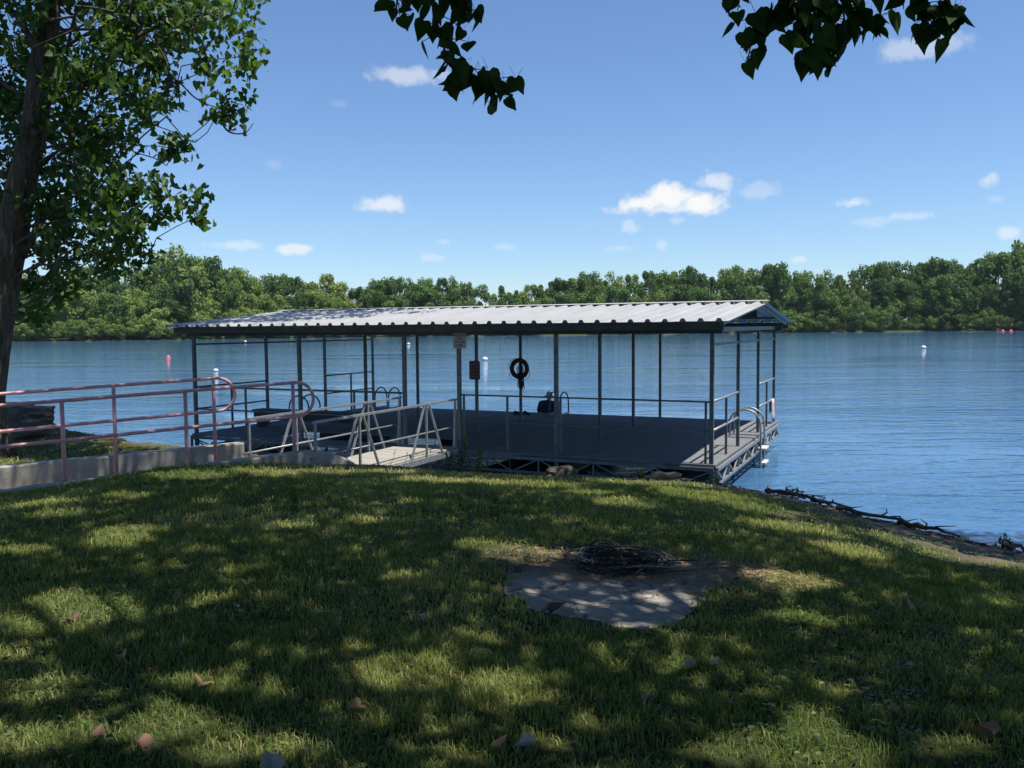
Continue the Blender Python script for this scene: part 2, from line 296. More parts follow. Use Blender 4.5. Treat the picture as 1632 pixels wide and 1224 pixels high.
def water_mat():
    m, t, b, o = mat('lake_water'); ge = N(t, 'ShaderNodeNewGeometry')
    mp = N(t, 'ShaderNodeMapping'); mp.inputs['Rotation'].default_value = (0, 0, R(12)); mp.inputs['Scale'].default_value = (.55, 1.5, 1); L(t, ge.outputs['Position'], mp.inputs[0])
    n1 = noise_tex(t, 1.7, 3, .5, mp.outputs[0], .3); n2 = noise_tex(t, 7, 3, .55, mp.outputs[0]); mp3 = N(t, 'ShaderNodeMapping'); mp3.inputs['Scale'].default_value = (.045, .2, 1); L(t, ge.outputs['Position'], mp3.inputs[0]); n3 = noise_tex(t, 1, 5, .62, mp3.outputs[0])
    gust = N(t, 'ShaderNodeMapRange'); L(t, n3.outputs[0], gust.inputs['Value']); gust.inputs['From Min'].default_value = .36; gust.inputs['From Max'].default_value = .62; gust.inputs['To Min'].default_value = .15; gust.inputs['To Max'].default_value = 1.25
    m1 = N(t, 'ShaderNodeMath', operation='MULTIPLY_ADD'); L(t, n2.outputs[0], m1.inputs[0]); m1.inputs[1].default_value = .22; L(t, n1.outputs[0], m1.inputs[2])
    m2 = N(t, 'ShaderNodeMath', operation='MULTIPLY'); L(t, m1.outputs[0], m2.inputs[0]); L(t, gust.outputs[0], m2.inputs[1])
    bp = N(t, 'ShaderNodeBump'); bp.inputs['Strength'].default_value = 1; bp.inputs['Distance'].default_value = .05; L(t, m2.outputs[0], bp.inputs['Height']); L(t, bp.outputs[0], b.inputs['Normal'])
    b.inputs['Base Color'].default_value = (.042, .12, .24, 1); b.inputs['Roughness'].default_value = .04; b.inputs['IOR'].default_value = 1.333
    return m
M['ground'] = ground_mat(); M['water'] = water_mat()

# ------------------------------------------------------------------ terrain and lake
EDGE = [(-40, 30), (-14, 20), (-9.3, 17.3), (-7.6, 16.0), (-6.2, 14.8), (-4.7, 14.0), (-3.6, 13.4), (-2.41, 12.75), (-.93, 12.9), (.81, 13.16), (2.2, 13.25), (3.28, 13.28), (4.31, 12.0), (5.06, 10.74),
        (5.74, 9.44), (7.0, 7.6), (9, 5.2), (13, 1.5), (30, -12), (80, -40), (300, -60)]
FAR = [(330, 150), (265, 300), (232, 352), (190, 366), (130, 362), (60, 345), (0, 332), (-60, 318), (-92, 300), (-130, 272), (-172, 262), (-230, 225), (-200, 120), (-100, 52)]
POLY = np.array(EDGE + FAR, float)
def sdist(P):
    """signed distance to the lake outline, + on land"""
    A = POLY; B = np.roll(POLY, -1, 0); best = np.full(len(P), 1e9); ins = np.zeros(len(P), bool)
    for a, b in zip(A, B):
        ab = b-a; t = np.clip(((P-a) @ ab)/(ab @ ab), 0, 1); q = a + t[:, None]*ab
        best = np.minimum(best, np.hypot(*(P-q).T))
        cr = ((a[1] > P[:, 1]) != (b[1] > P[:, 1]))
        with np.errstate(divide='ignore', invalid='ignore'):
            xi = a[0] + (P[:, 1]-a[1])/(b[1]-a[1] if b[1] != a[1] else 1e-9)*ab[0]
        ins ^= cr & (P[:, 0] < xi)
    return np.where(ins, -best, best)
def vnoise(x, y, s, seed=0):
    """smooth value noise in numpy"""
    x = x*s + seed*17.3; y = y*s - seed*9.1; xi = np.floor(x); yi = np.floor(y); fx = x-xi; fy = y-yi; fx = fx*fx*(3-2*fx); fy = fy*fy*(3-2*fy)
    h = lambda a, b: np.modf(np.abs(np.sin(a*127.1 + b*311.7 + seed)*43758.5453))[0]
    return (h(xi, yi)*(1-fx) + h(xi+1, yi)*fx)*(1-fy) + (h(xi, yi+1)*(1-fx) + h(xi+1, yi+1)*fx)*fy
# the concrete ramp: centre line between its two kerbs, descending to the gangway
RN = [(-9.6, 7.65), (-5.63, 10.63), (-3.2, 12.45)]          # near kerb line
RD = Vector((.8, .6)); RP = Vector((-.6, .8)); RW = 1.3
def in_ramp(P, m=0.0):
    q = P - np.array([-3.2, 12.45]); a = q @ np.array([.8, .6]); b = q @ np.array([-.6, .8])
    return (a < .25+m) & (a > -14) & (b > -.12-m) & (b < RW+.12+m)
PAD = [on_z(px, py, z) for (px, py), z in [((790, 912), 1.28), ((800, 945), 1.29), ((840, 968), 1.3), ((900, 980), 1.3), ((960, 990), 1.3), ((1030, 992), 1.3), ((1080, 982), 1.3), ((1110, 955), 1.29), ((1135, 930), 1.28),
       ((1170, 905), 1.26), ((1195, 888), 1.25), ((1130, 878), 1.25), ((1040, 872), 1.25), ((950, 874), 1.25), ((880, 886), 1.26), ((830, 898), 1.27)]]
PADXY = np.array([(p.x, p.y) for p in PAD])
def in_poly(P, Q):
    ins = np.zeros(len(P), bool)
    for a, b in zip(Q, np.roll(Q, -1, 0)):
        cr = ((a[1] > P[:, 1]) != (b[1] > P[:, 1])); ins ^= cr & (P[:, 0] < a[0] + (P[:, 1]-a[1])/(b[1]-a[1]+1e-12)*(b[0]-a[0]))
    return ins
def gz(P, d=None):
    P = np.atleast_2d(np.asarray(P, float)); d = sdist(P) if d is None else d
    x, y = P.T
    c = np.interp(x, [-40, -15, -6, -2.4, -.9, .8, 3.3, 4.3, 5.7, 12], [1.1, 1.02, 1.0, .95, .8, .63, .49, .43, .38, .34])
    c = c + .07*(vnoise(x, y, 1.6, 3)-.5)*np.clip(1-np.abs(d)/1.5, 0, 1)
    near = c + (1.42-c)*(1-np.exp(-np.maximum(d, 0)/4.6)) + .035*(vnoise(x, y, .8, 1)-.5) + .02*(vnoise(x, y, 2.6, 2)-.5)
    far = .5 + np.minimum(np.maximum(d, 0)*.06, 5) + 1.2*(vnoise(x, y, .07, 5)-.3)*np.clip(d/5, 0, 1)
    near = near - .24*np.clip((-4.4-x)/1.7, 0, 1)*np.clip((y-5.5)/3.5, 0, 1)*np.clip(d/1.2, 0, 1)
    w = np.clip((y-40)/40, 0, 1); w = np.maximum(w, np.clip((np.hypot(x, y)-60)/60, 0, 1))
    z = near*(1-w) + far*w
    cc = c*(1-w) + .5*w
    out = np.maximum(cc - (-d)*1.25, -2.5)
    z = np.where(d < 0, out, z)
    return np.where(in_ramp(P, -.02), np.minimum(z, .45), z)
def gz1(x, y): return float(gz([(x, y)])[0])
def axis(lo, hi, flo, fhi, step, grow=1.12):
    a = list(np.arange(flo, fhi, step)); s = step; v = a[-1]
    while v < hi: s = min(s*grow, 60 if v > 600 else 9); v += s; a.append(v)
    s = step; v = flo; b = []
    while v > lo: s = min(s*grow, 60 if v < -600 else 9); v -= s; b.append(v)
    return np.array(b[::-1] + a)
gx = axis(-2500, 2500, -11, 9.5, .14); gy = axis(-1500, 3500, 1.5, 19, .14)
GX, GY = np.meshgrid(gx, gy); GP = np.stack([GX.ravel(), GY.ravel()], 1); gd = sdist(GP); GZ = gz(GP, gd)
nx, ny = len(gx), len(gy); ii = np.arange(nx*ny).reshape(ny, nx)
GF = np.stack([ii[:-1, :-1], ii[:-1, 1:], ii[1:, 1:], ii[1:, :-1]], -1).reshape(-1, 4)
pc = PADXY.mean(0)
bare = np.clip((.35+3.3*np.clip((GP[:, 0]-1.4)/1.4, 0, 1)*(vnoise(GP[:, 0], GP[:, 1], 1.3, 41)*.65+vnoise(GP[:, 0], GP[:, 1], 4.1, 42)*.35-.02)-gd)/.5, 0, 1)*np.clip(1.3 - .6*vnoise(GP[:, 0], GP[:, 1], 1.1, 8), 0, 1)*(GP[:, 1] < 40)
dpad = np.hypot((GP[:, 0]-pc[0]-.25)/1.5, (GP[:, 1]-pc[1]-.55)/.75); bare = np.maximum(bare, np.clip(1.15-dpad, 0, 1)*1.6*vnoise(GP[:, 0], GP[:, 1], 3.1, 4)).clip(0, 1)
gme = np_mesh('ground', np.column_stack([GP, GZ]), GF, True, bare, 'bare')
tag(obj('ground', gme, M['ground']), kind='structure')
wm = MB().add([(-900, -300, 0), (900, -300, 0), (900, 900, 0), (-900, 900, 0)], [(0, 1, 2, 3)])
tag(wm.build('water', M['water']), kind='structure')

# ------------------------------------------------------------------ covered dock
DZ = .62; DX0, DY0, YAW = 3.41, 14.32, .441
UX = Vector((math.cos(YAW), -math.sin(YAW), 0)); VX = Vector((math.sin(YAW), math.cos(YAW), 0))
def DW(a, b, z=0): return Vector((DX0, DY0, DZ)) + UX*a + VX*b + Vector((0, 0, z))
dock = tag(empty('boat_dock', (DX0, DY0, DZ), -YAW), 'long grey covered swimming dock with ribbed metal roof floating on the lake', 'dock')
WL, DP = 11.86, 7.2            # deck length along the shore, depth
# decking
bw = .3
full = None
for i in range(24):
    v0 = i*bw; v1 = v0+bw-.007
    mid = (v0+v1)/2
    if .3 < mid < 1.4:
        segs = [(-WL, -9.8), (-5.3, .02)]
        for a, b in segs:
            MB().box(a, b, v0, v1, -.045, random.uniform(-.002, .002), bev=.004).build('deck_board', M['deck'], dock)
    else:
        if full is None: full = MB().box(-WL, .02, 0, bw-.007, -.045, 0, bev=.004).mesh('deck_board'); full.materials.append(M['deck'])
        o = obj('deck_board', full, None, dock); o.location = (0, v0, random.uniform(-.002, .002))
# edge frame and truss skirts: front, back and both sides
def truss(p0, p1, zt=-.06, zb=-.34, step=.55, m='galv'):
    p0, p1 = Vector(p0), Vector(p1); ln = (p1-p0).length; n = max(2, round(ln/step)); d = (p1-p0)/n
    MB().bar(p0+Vector((0, 0, zt-.02)), p1+Vector((0, 0, zt-.02)), .05, .06).build('top_chord', M[m], dock)
    MB().bar(p0+Vector((0, 0, zb)), p1+Vector((0, 0, zb)), .045, .045).build('bottom_chord', M[m], dock)
    for k in range(n+1):
        q = p0+d*k
        if k % 2 == 0: MB().bar(q+Vector((0, 0, zt-.05)), q+Vector((0, 0, zb+.022)), .03).build('truss_brace', M[m], dock)
        if k < n:
            a, b = (zt-.05, zb+.022) if k % 2 == 0 else (zb+.022, zt-.05)
            MB().bar(q+Vector((0, 0, a))+d*.08, q+d+Vector((0, 0, b))-d*.08, .024).build('truss_brace', M[m], dock)
truss((-WL+.03, -.03, 0), (0, -.03, 0)); truss((.05, 0, 0), (.05, DP, 0), step=.48, m='alu'); truss((-WL-.03, 0, 0), (-WL-.03, DP, 0)); truss((-WL, DP+.03, 0), (0, DP+.03, 0))  # right side truss gets a lighter metal colour to paint it sunlit
# floats below
for (a0, a1, b0, b1) in [(-1.5, -.2, .25, 2.6), (-1.5, -.2, 2.9, 5.0), (-1.5, -.2, 5.2, 7.0), (-4.6, -3.2, .25, 2.5), (-4.8, -3.4, 4.6, 7.0), (-11.7, -10.5, .25, 2.6), (-11.7, -10.5, 4.4, 7.0), (-8.6, -7.6, 5.6, 6.8)]:
    MB().box(a0, a1, b0, b1, -.9, -.38, bev=.05).build('float', M['float'], dock)
# posts
PU = [-.06, -2.9, -5.8, -8.78, -11.78]; PV = [.06, 2.45, 4.8, 7.12]
posts = [(a, b) for a in PU for b in PV if not (a == -5.8 and b == .06)] + [(-6.17, .06), (-4.93, .06)]
pm = None
for a, b in posts:
    w_ = .034 if b == .06 else .03
    me = MB().box(-w_, w_, -w_, w_, -.3 if b in (.06, 7.12) or a in (-.06, -11.78) else 0, 2.3).mesh('post')
    o = obj('post', me, M['galv'], dock); o.location = (a, b, .003); o.rotation_euler = (R(random.uniform(-.25, .25)), R(random.uniform(-.2, .2)), 0)
# rails
def rail(p, q, name='rail', r=.02, m='galv'):
    MB().tube([p, q], r, 8).build(name, M[m], dock, True)
for z in (1.06, .56):
    rail((-11.78, .06, z), (-6.17, .06, z)); rail((-4.93, .06, z), (-.06, .06, z), r=.016)
    rail((-.06, .06, z), (-.06, 2.45, z), m='alu', r=.024); rail((-.06, 4.8, z), (-.06, 7.12, z), m='alu', r=.024)
    rail((-11.78, .06, z), (-11.78, 2.45, z)); rail((-11.78, 4.8, z), (-11.78, 7.12, z))
for p in [(-10.3, .06), (-7.4, .06), (-3.9, .06), (-4.83, .06), (-.16, .06), (-2.82, .06)]:
    MB().bar((p[0], p[1], 0), (p[0], p[1], 1.06), .036).build('rail_post', M['galv'], dock)
for p in [(-.06, 1.3), (-.06, 6.0), (-11.78, 1.2), (-11.78, 6.0)]:
    MB().bar((p[0], p[1], 0), (p[0], p[1], 1.06), .04).build('rail_post', M['galv'], dock)
for a in (-.06, -11.78): MB().bar((a, .06, 2.03), (a, 7.12, 2.03), .04).build('tie_bar', M['galv'], dock)
# beams under the eaves and across
for b in (.06, 7.12): MB().box(-11.95, .12, b-.06, b+.06, 2.22, 2.36).build('beam', M['fascia'], dock)
for a in PU: MB().box(a-.03, a+.03, .13, 7.05, 2.25, 2.33).build('rafter_tie', M['galv'], dock)
MB().box(-11.95, .1, 3.56, 3.64, 2.52, 2.66).build('ridge_beam', M['fascia'], dock)
# roof: ribbed sheets on two slopes, ridge cap, fascia
roof = obj('roof', MB().box(-12.0, .15, 1.4, 1.47, 2.5, 2.55).box(-12.0, .15, 5.75, 5.82, 2.5, 2.55).box(-12.0, .15, -.2, -.13, 2.36, 2.4).box(-12.0, .15, 7.3, 7.37, 2.36, 2.4).mesh('roof'), M['galv'], dock)
RZ0, RZ1, VE0, VR, VE1 = 2.425, 2.8, -.42, 3.6, 7.62
U0, U1 = -12.22, .3
sheets = 14; sw = (U1-U0)/sheets
def sheet_mesh(front):
    mb = MB(); prof = []; nr = 3; pitch = sw/nr
    for k in range(nr):
        x = k*pitch; prof += [(x, 0), (x+pitch*.3, 0), (x+pitch*.4, .05), (x+pitch*.58, .05), (x+pitch*.68, 0)]
    prof.append((sw+.004, .0015)); top = []
    for (x, h) in prof:
        for e in (0, 1):
            if front: top.append((x, VE0 if e == 0 else VR-.02, (RZ0 if e == 0 else RZ1)+h))
            else: top.append((x, VE1 if e == 0 else VR+.02, (RZ0 if e == 0 else RZ1)+h))
    n = len(prof); o = 2*n
    v = top + [(x, y, z-.003) for x, y, z in top]
    f = []
    for i in range(n-1):
        a, b, c, d = 2*i, 2*i+2, 2*i+3, 2*i+1
        q = (a, b, c, d) if front else (d, c, b, a)
        f.append(q); f.append(tuple(o+j for j in reversed(q)))
        f += [(a, a+o, b+o, b), (d, c, c+o, d+o)]
    return mb.add(v, f).mesh('roof_sheet')
for front in (True, False):
    sm = sheet_mesh(front); sm.materials.append(M['roof'])
    for k in range(sheets):
        o = obj('roof_sheet', sm, None, roof); o.location = (U0+k*sw, 0, random.uniform(-.003, .003))
cap = MB()
for sgn in (-1, 1):
    y0, y1 = VR, VR+sgn*.2; z1_ = RZ1 + .066 - .2*(RZ1-RZ0)/(VR-VE0)
    v = [(U0-.02, y0, RZ1+.07), (U1+.02, y0, RZ1+.07), (U1+.02, y1, z1_), (U0-.02, y1, z1_)]
    v += [(x, y, z-.006) for x, y, z in v]
    f = [(0, 1, 2, 3), (7, 6, 5, 4), (3, 2, 6, 7), (0, 3, 7, 4), (1, 5, 6, 2)]
    if sgn < 0: f = [tuple(reversed(q)) for q in f]
    cap.add(v, f)
cap.build('ridge_cap', M['ridge'], roof)
MB().box(-12.0, .2, -.31, -.29, 2.28, 2.415).build('fascia', M['fascia'], roof)
MB().box(-12.0, .2, 7.5, 7.52, 2.28, 2.415).build('fascia', M['fascia'], roof)
for a in (.16, -11.96):   # sloping gable rafters
    for s0, s1 in ((VE0+.1, VR), (VE1-.1, VR)):
        MB().bar((a, s0, RZ0-.045), (a, s1, RZ1-.05), .04, .06).build('gable_rafter', M['galv'], roof)
# bathing ladders: hooped handrails and steps; local frame x outward
def ladder(ox, oy, rot, m='alu', hw=.24):
    lad = empty('ladder', (0, 0, 0)); lad.parent = dock; lad.location = (ox, oy, 0); lad.rotation_euler = (0, 0, rot)
    for y in (-hw, hw):
        pts = [(-.5, y, 0)] + [(-.5+.02*math.sin(k), y, .12*k) for k in range(1, 3)]
        pts += [(-.18 + .32*math.cos(t), y, .3 + .3*math.sin(t)) for t in np.linspace(math.pi*.98, 0, 9)] + [(.15, y, z) for z in (.1, -.3, -.8, -1.2)]
        MB().tube(pts, .021, 8).build('ladder_rail', M[m], lad, True)
    for z in (-.2, -.5, -.85):
        MB().box(.09, .25, -hw+.02, hw-.02, z-.035, z, bev=.008).build('step', M['white'], lad)
    MB().box(-.56, .06, -hw-.06, -hw+.04, .003, .03, bev=.006).box(-.56, .06, hw-.04, hw+.06, .003, .03, bev=.006).build('mounting_plate', M['alu'], lad)
    return lad
ladder(0.02, 4.0, 0); ladder(-WL+.02, 3.75, math.pi, 'galv'); ladder(-11.2, DP, math.pi/2, 'galv'); ladder(-5.68, DP, math.pi/2, 'galv', .15)
MB().box(-6.7, -5.1, DP+.1, DP+.62, -.35, -.272, bev=.01).build('swim_step', M['deck'], dock)
MB().bar((-6.6, DP+.1, -.3), (-6.6, DP+.0, -.3), .05).bar((-5.2, DP+.1, -.3), (-5.2, DP+.0, -.3), .05).build('step_bracket', M['galv'], dock)

# ------------------------------------------------------------------ things on the dock
def dthing(name, a, b, z, label, cat, rot=0, group=None):
    return tag(empty(name, DW(a, b, z), -YAW+rot), label, cat, group)
# bench
bn = dthing('bench', -9.85, 1.7, 0, 'long low dark wooden bench on the left side of the dock deck', 'bench')
MB().box(-1.6, 1.6, -.2, -.01, .38, .43, bev=.006).build('seat_board', M['darkwood'], bn); MB().box(-1.6, 1.6, .01, .2, .38, .43, bev=.006).build('seat_board', M['darkwood'], bn)
MB().box(-1.55, 1.55, -.19, -.15, .2, .378).build('apron', M['darkwood'], bn); MB().box(-1.55, 1.55, .15, .19, .2, .378).build('apron', M['darkwood'], bn)
for a in (-1.5, 1.35):
    MB().box(a, a+.1, -.148, -.05, .003, .378).build('leg', M['darkwood'], bn); MB().box(a, a+.1, .05, .148, .003, .378).build('leg', M['darkwood'], bn)
# life ring
ring = dthing('life_ring', -5.78, 4.74, 1.34, 'dark red life ring with grab line hanging on a dock post', 'life ring')
mb = MB(); n1, n2 = 36, 12; RR, rr_ = .205, .058
for i in range(n1):
    for k in range(n2):
        t, p = 2*math.pi*i/n1, 2*math.pi*k/n2; q = RR+rr_*math.cos(p)
        mb.v.append((q*math.cos(t), -.05+rr_*math.sin(p)*.8, q*math.sin(t)))
for i in range(n1):
    for k in range(n2):
        mb.f.append((i*n2+k, i*n2+(k+1) % n2, ((i+1) % n1)*n2+(k+1) % n2, ((i+1) % n1)*n2+k))
mb.build('ring', M['ringred'], ring, True)
for t in (45, 135, 225, 315):
    mb = MB(); t0 = R(t)
    for dt in (-.12, .12):
        for k in range(12):
            p = 2*math.pi*k/12; q = RR+(rr_+.004)*math.cos(p); mb.v.append((q*math.cos(t0+dt), -.05+(rr_+.004)*.8*math.sin(p), q*math.sin(t0+dt)))
    mb.f = [(k, (k+1) % 12, 12+(k+1) % 12, 12+k) for k in range(12)]
    mb.build('band', M['black'], ring, True)
for s0, s1 in ((200, 250), (110, 180), (0, -70), (-60, -100)):
    a0, a1 = R(s0), R(s1); pts = [((.265+.05*math.sin(math.pi*j/8))*math.cos(a0+(a1-a0)*j/8), -.07, (.265+.05*math.sin(math.pi*j/8))*math.sin(a0+(a1-a0)*j/8) - .03*math.sin(math.pi*j/8)) for j in range(9)]
    MB().tube(pts, .006, 5).build('grab_line', M['rope'], ring, True)
rp = MB()
for j in range(7):
    x = .03+.012*j*(1 if j % 2 else -1); z0, z1 = .16-.02*j, -.42-.03*(j % 3)
    rp.tube([(x, -.08-.006*j, z0), (x+.03, -.1, (z0+z1)/2), (x+.01, -.09, z1), (x+.045, -.09, z1-.05), (x+.06, -.09, z1), (x+.04, -.1, (z0+z1)/2), (x+.03, -.08, z0)], .009, 5)
rp.build('coiled_rope', M['rope'], ring, True)
# signs
def sign(name, a, b, z, w, h, label, face, lines, lm, rnd):
    s = dthing(name, a, b, z, label, 'sign')
    mb = MB(); r = rnd; pts = []
    for cx, cz, t0 in ((w/2-r, h/2-r, 0), (-w/2+r, h/2-r, 90), (-w/2+r, -h/2+r, 180), (w/2-r, -h/2+r, 270)):
        for k in range(4): t = R(t0+30*k); pts.append((cx+r*math.cos(t), cz+r*math.sin(t)))
    n = len(pts); mb.add([(x, -.006, z_) for x, z_ in pts]+[(x, 0, z_) for x, z_ in pts], [tuple(range(n)), tuple(range(2*n-1, n-1, -1))] + [(i, i+n, (i+1) % n+n, (i+1) % n) for i in range(n)])
    mb.build('panel', M[face], s)
    rs_ = random.Random(len(label))          # the weathered print is no longer readable: rows of worn letter-sized marks
    for nch, zz, sz in lines:
        mb = MB(); cw = sz*.62; x0 = -nch*cw/2
        for k in range(nch):
            xl = x0+k*cw+cw*.1; xr = xl+cw*.75; t0 = sz*.16
            for (ax, bx, az_, bz) in rs_.sample([(xl, xl+t0, -.35, .35), (xr-t0, xr, -.35, .35), (xl, xr, .21, .35), (xl, xr, -.35, -.21), (xl, xr, -.07, .07)], 3): mb.box(ax, bx, -.0085-.0002*k-.0001*rs_.random(), -.0062, zz+az_*sz, zz+bz*sz)
        mb.build('lettering', M[lm], s)
    return s
sign('notice_sign', -4.87, .0, 2.11, .28, .3, 'small square pale sign with red lettering high on a front dock post', 'signwhite',
     [(6, .1, .065), (3, .035, .06), (7, -.03, .052), (4, -.095, .06)], 'letter', .006)
sign('warning_sign', -5.82, 2.4, 1.41, .27, .42, 'dark upright sign with rounded corners on a post inside the dock', 'signdark',
     [(7, .13, .045), (9, .06, .034), (8, .0, .034), (7, -.09, .032), (8, -.145, .032)], 'lettergrey', .035)
# towel over the right rail
TV, TF = [], []; nxs, nys = 9, 14
for i in range(nxs):
    for j in range(nys):
        s = j/(nys-1); x = 6.62 + .38*i/(nxs-1)
        if s < .45: off, z = -.035-.01*math.sin(i*1.7)*(1-s/.45), .56*1 - .3*(1-s/.45) + .0
        elif s < .55: t = (s-.45)/.1*math.pi; off, z = -.03*math.cos(t), .575+.012*math.sin(t)
        else: off, z = .035+.022*math.sin(i*1.9+.5)*((s-.55)/.45), .56-.48*((s-.55)/.45)
        TV.append(Vector((-.06+off, x, z)))
for i in range(nxs-1):
    for j in range(nys-1): a = i*nys+j; TF.append((a, a+1, a+nys+1, a+nys))
TVw = [DW(p.x, p.y, p.z) for p in TV]; base = DW(-.06, 6.8, .56)
tme = bpy.data.meshes.new('towel'); tme.from_pydata([tuple(p-base) for p in TVw], [], TF); tme.polygons.foreach_set('use_smooth', [True]*len(TF))
tow = tag(obj('towel', tme, M['towel'], loc=base), 'pale pink towel hanging over the far right dock rail', 'towel')
sd = tow.modifiers.new('thick', 'SOLIDIFY'); sd.thickness = .006
# bag / shoes
bg = dthing('shoe_pair', -6.55, 6.55, 0, 'pair of dark shoes left near the back edge of the dock', 'shoes')
for k, (x, rz) in enumerate(((-.13, .9), (.13, -.5))):
    mb = MB(); prof = [(-.14, .035, .09), (-.1, .042, .1), (-.03, .042, .085), (.05, .046, .06), (.11, .042, .045), (.145, .02, .03)]
    for (l, w_, h_) in prof:
        for t in range(8): a = math.pi*t/7; mb.v.append((l, w_*math.cos(a), h_*math.sin(a)))
    for i in range(5):
        for t in range(7): a = i*8+t; mb.f.append((a, a+1, a+9, a+8))
        mb.f.append((i*8+7, i*8, i*8+8, i*8+15))
    mb.f.append(tuple(range(7, -1, -1))); mb.f.append(tuple(range(40, 48)))
    o = mb.build('shoe', M['black'], bg, True); o.location = (x, 0, .004); o.rotation_euler = (0, 0, rz)
# person seated on the low step behind the dock, back to us
def skin_mesh(name, verts, edges, radii, root=0, sub=2):
    me = bpy.data.meshes.new(name+'_cage'); me.from_pydata(verts, edges, []); o = bpy.data.objects.new(name+'_cage', me); COL.objects.link(o)
    sk = o.modifiers.new('s', 'SKIN'); sk.use_smooth_shade = True
    for i, r in enumerate(radii): me.skin_vertices[0].data[i].radius = r if isinstance(r, tuple) else (r, r); me.skin_vertices[0].data[i].use_root = i == root
    sb = o.modifiers.new('d', 'SUBSURF'); sb.levels = sub; sb.render_levels = sub
    dg = bpy.context.evaluated_depsgraph_get(); dg.update(); out = bpy.data.meshes.new_from_object(o.evaluated_get(dg)); out.name = name
    bpy.data.objects.remove(o); return out
per = dthing('person', -6.2, 7.42, -.27, 'person in a navy shirt and grey hat sitting behind the dock facing the lake', 'person')
bv = [(0, 0, .12), (0, .0, .3), (0, .03, .48), (0, .09, .555), (0, .14, .6),        # pelvis chest neck base neck head base
      (0, .2, .67), (0, .23, .74),
      (-.1, .02, .1), (-.13, .42, .11), (-.13, .47, -.3), (-.13, .58, -.36), (.1, .02, .1), (.13, .42, .11), (.13, .47, -.3), (.13, .58, -.36),
      (-.2, .03, .5), (-.27, .02, .24), (-.18, .26, .16), (-.16, .33, .15), (.2, .03, .5), (.27, .02, .24), (.18, .26, .16), (.16, .33, .15)]
be = [(0, 1), (1, 2), (2, 3), (3, 4), (4, 5), (5, 6), (0, 7), (7, 8), (8, 9), (9, 10), (0, 11), (11, 12), (12, 13), (13, 14), (2, 15), (15, 16), (16, 17), (17, 18), (2, 19), (19, 20), (20, 21), (21, 22)]
br_ = [(.16, .12), (.16, .11), (.17, .11), .06, .062, (.075, .09), (.06, .075), .09, .065, .05, .035, .09, .065, .05, .035, .065, .048, .038, .03, .065, .048, .038, .03]
bme = skin_mesh('body', bv, be, br_); obj('body', bme, M['skin'], per)
sv = [bv[i] for i in (0, 1, 2, 3, 15, 16, 19, 20)]; sme = skin_mesh('shirt', sv, [(0, 1), (1, 2), (2, 3), (2, 4), (4, 5), (2, 6), (6, 7)], [(.2, .15), (.215, .14), (.225, .14), .085, .085, .068, .085, .068]); obj('shirt', sme, M['navy'], per)
shv = [bv[i] for i in (0, 7, 8, 11, 12)]; shm = skin_mesh('shorts', shv, [(0, 1), (1, 2), (0, 3), (3, 4)], [(.17, .13), .105, .082, .105, .082]); obj('shorts', shm, M['black'], per)
for s in (-1, 1):
    mb = MB()
    for k in range(4):
        x = s*.16+(k-1.5)*.018; mb.tube([(x, .35, .155), (x, .39, .16), (x+s*.002, .42, .145), (x, .43, .12)], [.0095, .0095, .009, .007], 6)
    mb.tube([(s*.125, .33, .16), (s*.1, .36, .155), (s*.095, .39, .14)], [.01, .0095, .007], 6); mb.build('fingers', M['skin'], per, True)
mb = MB(); prof = [(.17, .0), (.165, .012), (.1, .035), (.098, .09), (.088, .125), (.05, .145), (.001, .15)]
for r, z in prof:
    for k in range(20): t = 2*math.pi*k/20; mb.v.append((r*math.cos(t), .215+r*1.1*math.sin(t), .69+z+.012*math.sin(2*t)*(r > .12)))
for i in range(len(prof)-1):
    for k in range(20): a = i*20+k; b = i*20+(k+1) % 20; mb.f.append((a, b, b+20, a+20))
mb.build('hat', M['hat'], per, True)

# ------------------------------------------------------------------ gangway
gw = tag(empty('gangway', DW(-5.55, -.05, 0), -YAW), 'aluminium gangway with open truss handrails and pale plank floor', 'gangway')
GL = 4.35; gz_ = .05
pk = MB().box(-.6, .6, 0, .142, gz_-.035, gz_, bev=.004).mesh('plank'); pk.materials.append(M['wood'])
for k in range(29):
    o = obj('plank', pk, None, gw); o.location = (random.uniform(-.006, .006), -GL+k*.15, random.uniform(-.003, .003)); o.rotation_euler = (0, 0, random.uniform(-.004, .004))
for s in (-1, 1):
    x = s*.63
    MB().bar((x, -GL, gz_-.08), (x, 0, gz_-.08), .05, .1).build('side_beam', M['alu'], gw)
    MB().bar((x, -GL, .98), (x, -.02, .98), .05, .036).build('top_rail', M['alu'], gw)
    MB().tube([(x, -GL-.1, .46), (x, -.05, .46)], .016, 8).build('mid_rail', M['alu'], gw, True)
    for y in (-GL+.04, -.08): MB().bar((x, y, gz_-.04), (x, y, .96), .034).build('rail_post', M['alu'], gw)
    MB().bar((x, -.14, gz_), (x, -.08, .9), .035).build('rail_post', M['alu'], gw)
    for y in (-1.15, -3.2):
        MB().bar((x, y, gz_-.04), (x, y, .96), .034).build('rail_post', M['alu'], gw)
        for dy in (-.55, .55): MB().bar((x+s*.012, y+dy, gz_-.04), (x+s*.012, y+dy*.16, .96), .036, .026).build('brace', M['alu'], gw)

